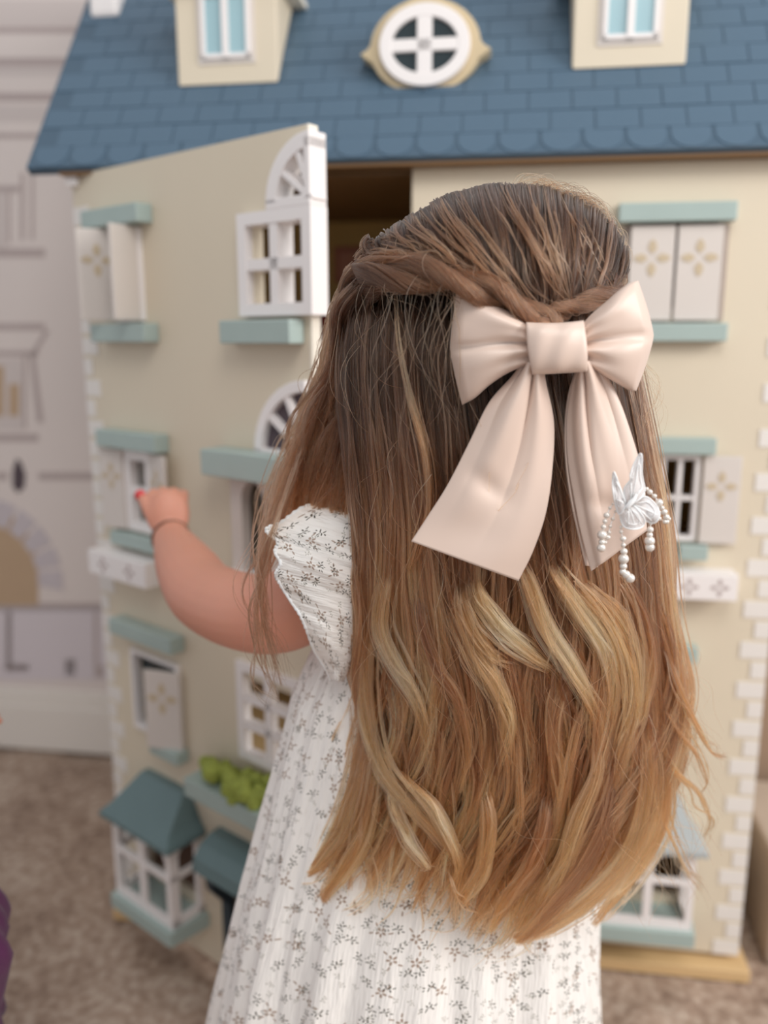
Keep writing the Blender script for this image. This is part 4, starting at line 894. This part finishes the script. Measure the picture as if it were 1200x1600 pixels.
# ---------------------------------------------------------------- satin bow
BO = empty('hair_bow', P(872, 540, .500)); tag(BO, 'large champagne satin bow with long tails in the girl\'s hair', 'hair bow')
def surf_from(edgeL, edgeR, depth, n1=60, n2=60, m=M['satin'], name='bow_tail', thick=.0016, back=None, parent=BO):
    A = cr(edgeL, n1); B_ = cr(edgeR, n1); V = []
    for i in range(n1):
        a = i / (n1 - 1); row = []
        for j in range(n2):
            b = j / (n2 - 1); p = A[i] * (1 - b) + B_[i] * b; row.append(P(p[0], p[1], depth(a, b, p[0], p[1])))
        V.append(row)
    o = child(name, MB().grid(V), m, parent, smooth=True)
    if thick:
        q = o.modifiers.new('t', 'SOLIDIFY'); q.thickness = thick; q.offset = 0
    return o
def loop(top, bot, outer_pull, name, flip):
    # a puffed loop: top edge and bottom edge from the knot outwards, front and back skins closed
    n1, n2 = 60, 64; A = cr(top, n1); B_ = cr(bot, n1); Vf = []
    for i in range(n1):
        a = i / (n1 - 1); row = []
        for j in range(n2):
            b = 2 * PI * j / n2; v = .5 - .5 * math.cos(b); fr = math.sin(b)      # front for b in 0..pi
            p = A[i] * (1 - v) + B_[i] * v
            vv = v - .5; pull = outer_pull * (1 - abs(vv * 2) ** 1.3) * a ** 3; x = p[0] + pull * flip
            puff = (.0050 + .0125 * math.sin(PI * min(1, a * .72 + .05)) ** .9) * abs(fr) ** .55
            crease = (.0062 * math.exp(-(abs(v - .47 - .03 * a) / .020) ** 1.2) + .0035 * math.exp(-((v - .47) / .12) ** 2)) * (1 - .25 * a) * (1 if a > .05 else a * 20)
            wr_ = (1 - a) ** 2.5 * .0034 * math.sin(v * 24 + 1) + .0010 * (1 - a) * math.sin(v * 15 + a * 4) + .0007 * math.sin(v * 9 + a * 7)
            if math.sin(b) >= 0: Y = .505 - puff + (crease + wr_) * (abs(fr) ** .5)
            else: Y = .505 + puff * .45
            if a > .88: Y = .505 + (Y - .505) * (1 - ((a - .88) / .12) ** 2 * .75)
            row.append(P(x, p[1], Y + .012 * (abs(x - 868) / 170) ** 2))
        Vf.append(row)
    b = MB().grid(Vf, True); b.f += [tuple(range(n2)), tuple(range((n1 - 1) * n2, n1 * n2))]
    return child('bow_loop', b, M['satin'], BO, smooth=True)
loop([(842, 508), (822, 500), (800, 488), (770, 474), (740, 463), (714, 455)], [(842, 568), (820, 572), (792, 584), (765, 602), (742, 622), (722, 633)], 15, 'l', -1)
loop([(905, 512), (925, 490), (945, 473), (965, 455), (982, 443), (997, 438)], [(905, 568), (925, 576), (945, 588), (965, 600), (982, 609), (994, 611)], 26, 'r', 1)
# knot: a band folded round
V = []
for i in range(40):
    a = i / 39; row = []
    for j in range(40):
        b = 2 * PI * j / 40; y0_, y1_ = 503 + 3 * math.sin(a * 3), 586 - 5 * a; v = .5 - .5 * math.cos(b)
        x = 822 + 10 * v + (912 - 822 - 4 * v) * a + 5 * math.sin(PI * v) * (a - .5); y = (y0_ if v < .5 else y1_) if False else y0_ - 3 * (a) + (y1_ - y0_ + 3 * a) * v
        bow = math.sin(PI * a); Y = .503 - (.0165 + .0045 * bow ** .5) * abs(math.sin(b)) ** .32 * (1 if math.sin(b) > 0 else -.55)
        row.append(P(x, y, Y + .0006 * math.sin(a * 14 + v * 5) * (math.sin(b) > 0)))
    V.append(row)
b = MB().grid(V, True); b.f += [tuple(range(40)), tuple(range(39 * 40, 1600))]; child('bow_knot', b, M['satin'], BO, smooth=True)
def gl(x, w, p=2): return math.exp(-(abs(x) / w) ** p)
def tailL(a, b, x, y):
    g = (1 - a) ** 1.5
    return (.503 + .003 * (1 - a) - .010 * math.sin(PI * b) ** .8 * (.5 + .5 * (1 - a)) + .0085 * (1 - a) ** 1.8 * gl(b - .60 + .06 * a, .055, 1.4) - .0060 * (1 - a) ** 1.5 * gl(b - .78, .10) - .0060 * g * gl(b - .34 + .1 * a, .13)
            + .0040 * (1 - a) ** 2.2 * gl(b - .16, .05, 1.4) + .0016 * math.sin(b * 8 + 5 * a) * (1 - .5 * a) + .0026 * gl(a - .62 - .12 * (b - .3), .04) * gl(b - .36, .20) - .0018 * gl(a - .72, .09) * gl(b - .42, .3) + .0012 * math.sin(a * 9 + b * 4))
surf_from([(818, 566), (800, 590), (765, 630), (735, 690), (700, 758), (668, 808), (643, 846)], [(846, 566), (852, 600), (864, 660), (862, 730), (852, 800), (832, 860), (809, 907)], tailL, 80, 80)
surf_from([(822, 570), (803, 595), (770, 636), (741, 694), (707, 760), (676, 808), (654, 843)], [(846, 570), (850, 604), (860, 664), (857, 730), (847, 798), (828, 855), (806, 899)], lambda a, b, x, y: tailL(a, b, x, y) + .0045 + .002 * math.sin(PI * b), 60, 50, name='tail_lining')
def tailR(a, b, x, y):
    g = (1 - a) ** 1.3; q = 1 / (1 + math.exp(-(b - .13 - .05 * (1 - a)) / .018))
    return (.509 - .0045 * q + .010 * a * b + .002 * (1 - a) - .009 * math.sin(PI * b) ** .8 * (.45 + .55 * (1 - a)) + .0065 * (1 - a) ** 1.3 * gl(b - .42 + .12 * a, .05, 1.4) - .0050 * g * gl(b - .62, .12) - .0035 * g * gl(b - .26, .08)
            + .0040 * (1 - a) ** 2 * gl(b - .82, .05, 1.4) + .0014 * math.sin(b * 9 + 4 * a) + .0030 * gl(a - .70 - .2 * b, .06) * gl(b - .35, .2))
surf_from([(903, 574), (893, 610), (886, 660), (888, 720), (898, 780), (908, 830), (924, 892)], [(926, 560), (948, 590), (968, 630), (984, 675), (996, 715), (1006, 765), (1009, 829)], tailR, 80, 80)
surf_from([(901, 578), (889, 615), (883, 665), (884, 720), (892, 780), (904, 835), (916, 884)], [(922, 575), (914, 620), (908, 670), (910, 725), (920, 790), (930, 845), (934, 886)], lambda a, b, x, y: .512 + .002 * math.sin(PI * b) + .002 * b, 60, 30, name='tail_lining')
# butterfly applique
ZX = lambda X, Y_: (900 + .1438 * X, 700 + .1438 * Y_)
def wing_geo(pts, Yo, name='butterfly_wing', veins=()):
    c = cr([ZX(*p) + (0,) for p in pts + [pts[0]]], 40)[:-1]; cx, cy = c[:, 0].mean(), c[:, 1].mean()
    outl = [P(p[0], p[1], Yo + .0018 * math.sin(k * .5)) for k, p in enumerate(c)]; mid = P(cx, cy, Yo - .001)
    b = MB().add(outl + [mid], [(k, (k + 1) % len(outl), len(outl)) for k in range(len(outl))])
    o = child(name, b, M['lace'], BO, smooth=True); q = o.modifiers.new('t', 'SOLIDIFY'); q.thickness = .0003
    t = MB().tube(outl + [outl[0]], .00055, 6)
    inner = [mid + (v - mid) * .62 for v in outl]; t.tube([v + Vector((0, -.0006, 0)) for v in inner + [inner[0]]], .00028, 5)
    for va, vb in veins: t.tube([P(*ZX(*va), Yo - .0012), P(*ZX((va[0] + vb[0]) / 2 + 8, (va[1] + vb[1]) / 2), Yo - .002), P(*ZX(*vb), Yo - .001)], .0004, 5)
    e = child('wing_embroidery', t, M['thread'], BO, smooth=True)
YW = .486
wing_geo([(545, 610), (520, 450), (588, 350), (592, 280), (640, 150), (690, 68), (715, 90), (716, 280), (748, 450), (722, 520), (640, 590)], YW, veins=(((600, 590), (690, 90)), ((590, 590), (600, 380)), ((600, 590), (720, 430))))
wing_geo([(540, 600), (495, 470), (450, 350), (412, 262), (398, 360), (404, 480), (424, 600), (470, 722), (525, 655)], YW - .001, veins=(((535, 600), (415, 300)), ((530, 610), (440, 560))))
wing_geo([(600, 605), (660, 572), (760, 530), (865, 615), (908, 720), (860, 812), (760, 792), (700, 720)], YW + .001, veins=(((610, 605), (890, 730)), ((610, 605), (800, 580)), ((620, 612), (820, 790))))
wing_geo([(550, 640), (600, 612), (680, 680), (745, 780), (720, 855), (620, 882), (520, 850), (480, 740), (520, 665)], YW - .0005, veins=(((575, 630), (720, 830)), ((570, 630), (560, 850)), ((570, 630), (640, 860))))
child('butterfly_body', MB().tube([P(*ZX(x, y), YW - .003) for x, y in ((540, 670), (565, 630), (600, 590), (640, 545), (660, 500))], [.0006, .0014, .0017, .0012, .0004], 8), M['thread'], BO, smooth=True)
pearl0 = None
def strand(pts, Y0=.489, first=None):
    global pearl0
    th_ = child('pearl_strand', MB().tube([P(*ZX(x, y), Y0) for x, y, d in pts], .0003, 5), M['thread'], BO)
    for (x, y, d) in pts:
        c = P(*ZX(x, y), Y0); r = d / 2 * .1438 / FPX * c.y * 1.0
        if pearl0 is None: pearl0 = obj('pearl', sphere((0, 0, 0), 1, 18, 12), M['pearl'], th_, smooth=True); o = pearl0
        else: o = copyobj(pearl0, th_)
        o.location = c - BO.location; o.scale = (r,) * 3
        o.matrix_parent_inverse = Matrix.Identity(4); o.location = c
strand([(400, 610, 30), (370, 650, 44), (335, 730, 74), (315, 795, 56), (300, 858, 62), (285, 945, 112), (280, 1022, 75), (275, 1085, 98)])
strand([(430, 690, 34), (400, 770, 48), (372, 850, 42), (360, 915, 48), (345, 970, 64), (315, 1025, 52)], .491)
strand([(490, 860, 42), (490, 910, 48), (512, 985, 72), (515, 1055, 56), (520, 1125, 84), (517, 1205, 118), (515, 1285, 86), (508, 1345, 80), (545, 1375, 96), (588, 1415, 108)])
strand([(810, 825, 38), (805, 888, 78), (800, 945, 72), (800, 1012, 116), (802, 1078, 106)])
strand([(770, 445, 44), (802, 478, 62), (852, 522, 54), (902, 596, 92), (935, 650, 54), (958, 695, 72), (982, 752, 72), (965, 800, 52)], .49)
strand([(880, 570, 40), (890, 640, 50), (905, 700, 44), (905, 768, 52), (985, 800, 60), (1010, 770, 44)], .4905)

# ---------------------------------------------------------------- second child at the left edge of the frame
K = empty('person', (-.477, .60, 0)); tag(K, 'child in a purple top, only a sleeve and fingertips showing at the left edge', 'person')
kx, ky = -.477, .60
wr2 = Vector((-.408, .690, .495))
J = [(kx, ky, .40), (kx, ky, .53), (kx, ky, .64), (kx, ky, .70), (kx, ky, .76), (kx + .085, ky + .01, .68), (kx + .112, ky + .04, .57), (kx + .11, ky + .085, .52), wr2,
     (kx - .09, ky, .68), (kx - .11, ky, .56), (kx - .11, ky + .03, .46),
     (kx - .04, ky, .37), (kx - .045, ky, .21), (kx - .045, ky, .055), (kx - .045, ky - .015, .025), (kx - .05, ky + .05, .018), (kx + .04, ky, .37), (kx + .045, ky, .21), (kx + .045, ky, .055), (kx + .045, ky - .015, .025), (kx + .05, ky + .05, .018)]
edges = [(0, 1, 2, 3, 4), (2, 5, 6, 7, 8), (2, 9, 10, 11), (0, 12, 13, 14, 15), (15, 16), (0, 17, 18, 19, 20), (20, 21)]
rad = [.066, .06, .06, .034, .03, .034, .028, .022, .016, .034, .028, .017, .048, .036, .025, .024, .02, .048, .036, .025, .024, .02]
tip2 = P(2, 1094, .765)
body('body', J, rad, edges, [(wr2, tip2 - wr2, Vector((0, -.2, 1)), .88, .12, 1), (Vector((kx - .11, ky + .03, .46)), Vector((0, .25, -1)), Vector((-1, 0, 0)), .9, .3, 1)], (Vector((kx, ky + .01, .85)), 0, .066, .078, .09), K, .0035)
V = []; cz = [(.70, .05, .04), (.66, .095, .055), (.55, .088, .06), (.46, .11, .08), (.40, .135, .10), (.35, .162, .12), (.31, .150, .115), (.285, .142, .11), (.22, .15, .12)]
for z in np.linspace(.70, .24, 40):
    rx = np.interp(z, [q[0] for q in cz][::-1], [q[1] for q in cz][::-1]); ry = np.interp(z, [q[0] for q in cz][::-1], [q[2] for q in cz][::-1])
    V.append([Vector((kx + rx * (1 + .04 * math.sin(9 * t + 6 * z) + .02 * math.sin(23 * t)) * math.cos(t), ky + ry * (1 + .04 * math.sin(9 * t)) * math.sin(t), z)) for t in np.arange(90) * 2 * PI / 90])
o = child('dress', MB().grid(V, True), M['purple'], K, smooth=True); o['label'] = 'deep purple dress'; q = o.modifiers.new('t', 'SOLIDIFY'); q.thickness = .002
for s, pts in ((1, [(kx + .06, ky, .69), (kx + .095, ky + .01, .66), (kx + .108, ky + .02, .61)]), (-1, [(kx - .06, ky, .69), (kx - .10, ky, .66), (kx - .108, ky, .60)])):
    child('sleeve', MB().tube(pts, [.043, .044, .043], 20), M['purple'], K, smooth=True)
c2 = Vector((kx, ky + .01, .85))
for s in (-1, 1):
    c = c2 + Vector((s * .024, .066, -.003)); child('eye', sphere(c, .0105), M['eye'], K, smooth=True); child('iris', sphere(c + Vector((0, .0072, 0)), .005), M['iris'], K, smooth=True)
child('lips', sphere(c2 + Vector((0, .077, -.046)), .011, sc3=(1.2, .4, .45)), M['lip'], K, smooth=True)
KH = Hair()
t = rng.uniform(0, 1, 3500); az = rng.uniform(PI * .95, PI * 2.05, 3500); n = 14; s = np.linspace(0, 1, n)[None]
ph0 = .25 + 1.25 * t[:, None]; pol = np.minimum(ph0 * .2 + s * (1.9 * (.5 + .5 * t[:, None])), 1.75); drop = np.maximum(0, ph0 * .2 + s * (1.9 * (.5 + .5 * t[:, None])) - 1.75) * .16
A = np.stack([c2.x + .077 * np.sin(pol) * np.cos(az)[:, None], c2.y + .09 * np.sin(pol) * np.sin(az)[:, None], c2.z + .1 * np.cos(pol) - drop], -1) + rng.normal(0, .002, (3500, 1, 3))
KH.add(A, np.ones((3500, n, 1)) * DARK[None, None] * np.exp(rng.normal(0, .2, (3500, 1, 1))), .0004 * np.ones((3500, n))); KH.build('hair', K, 'short brown hair')
bm = bmesh.new(); bmesh.ops.create_uvsphere(bm, u_segments=30, v_segments=20, radius=1)
bmesh.ops.delete(bm, geom=[v for v in bm.verts if v.co.y > .4 and v.co.z < .55 or v.co.z < -.6], context='VERTS')
for v in bm.verts: v.co = (v.co.x * .073, v.co.y * .087, v.co.z * .096)
bm.transform(Matrix.Translation(c2)); me = bpy.data.meshes.new('scalp_hair'); bm.to_mesh(me); bm.free(); me.materials.append(M['hair_base']); me.shade_smooth()
o = bpy.data.objects.new('scalp_hair', me); COL.objects.link(o); o.parent = K; o.matrix_parent_inverse = Matrix.Translation(-K.location)
print('strands', len(HR.n), 'tiles', ntile)
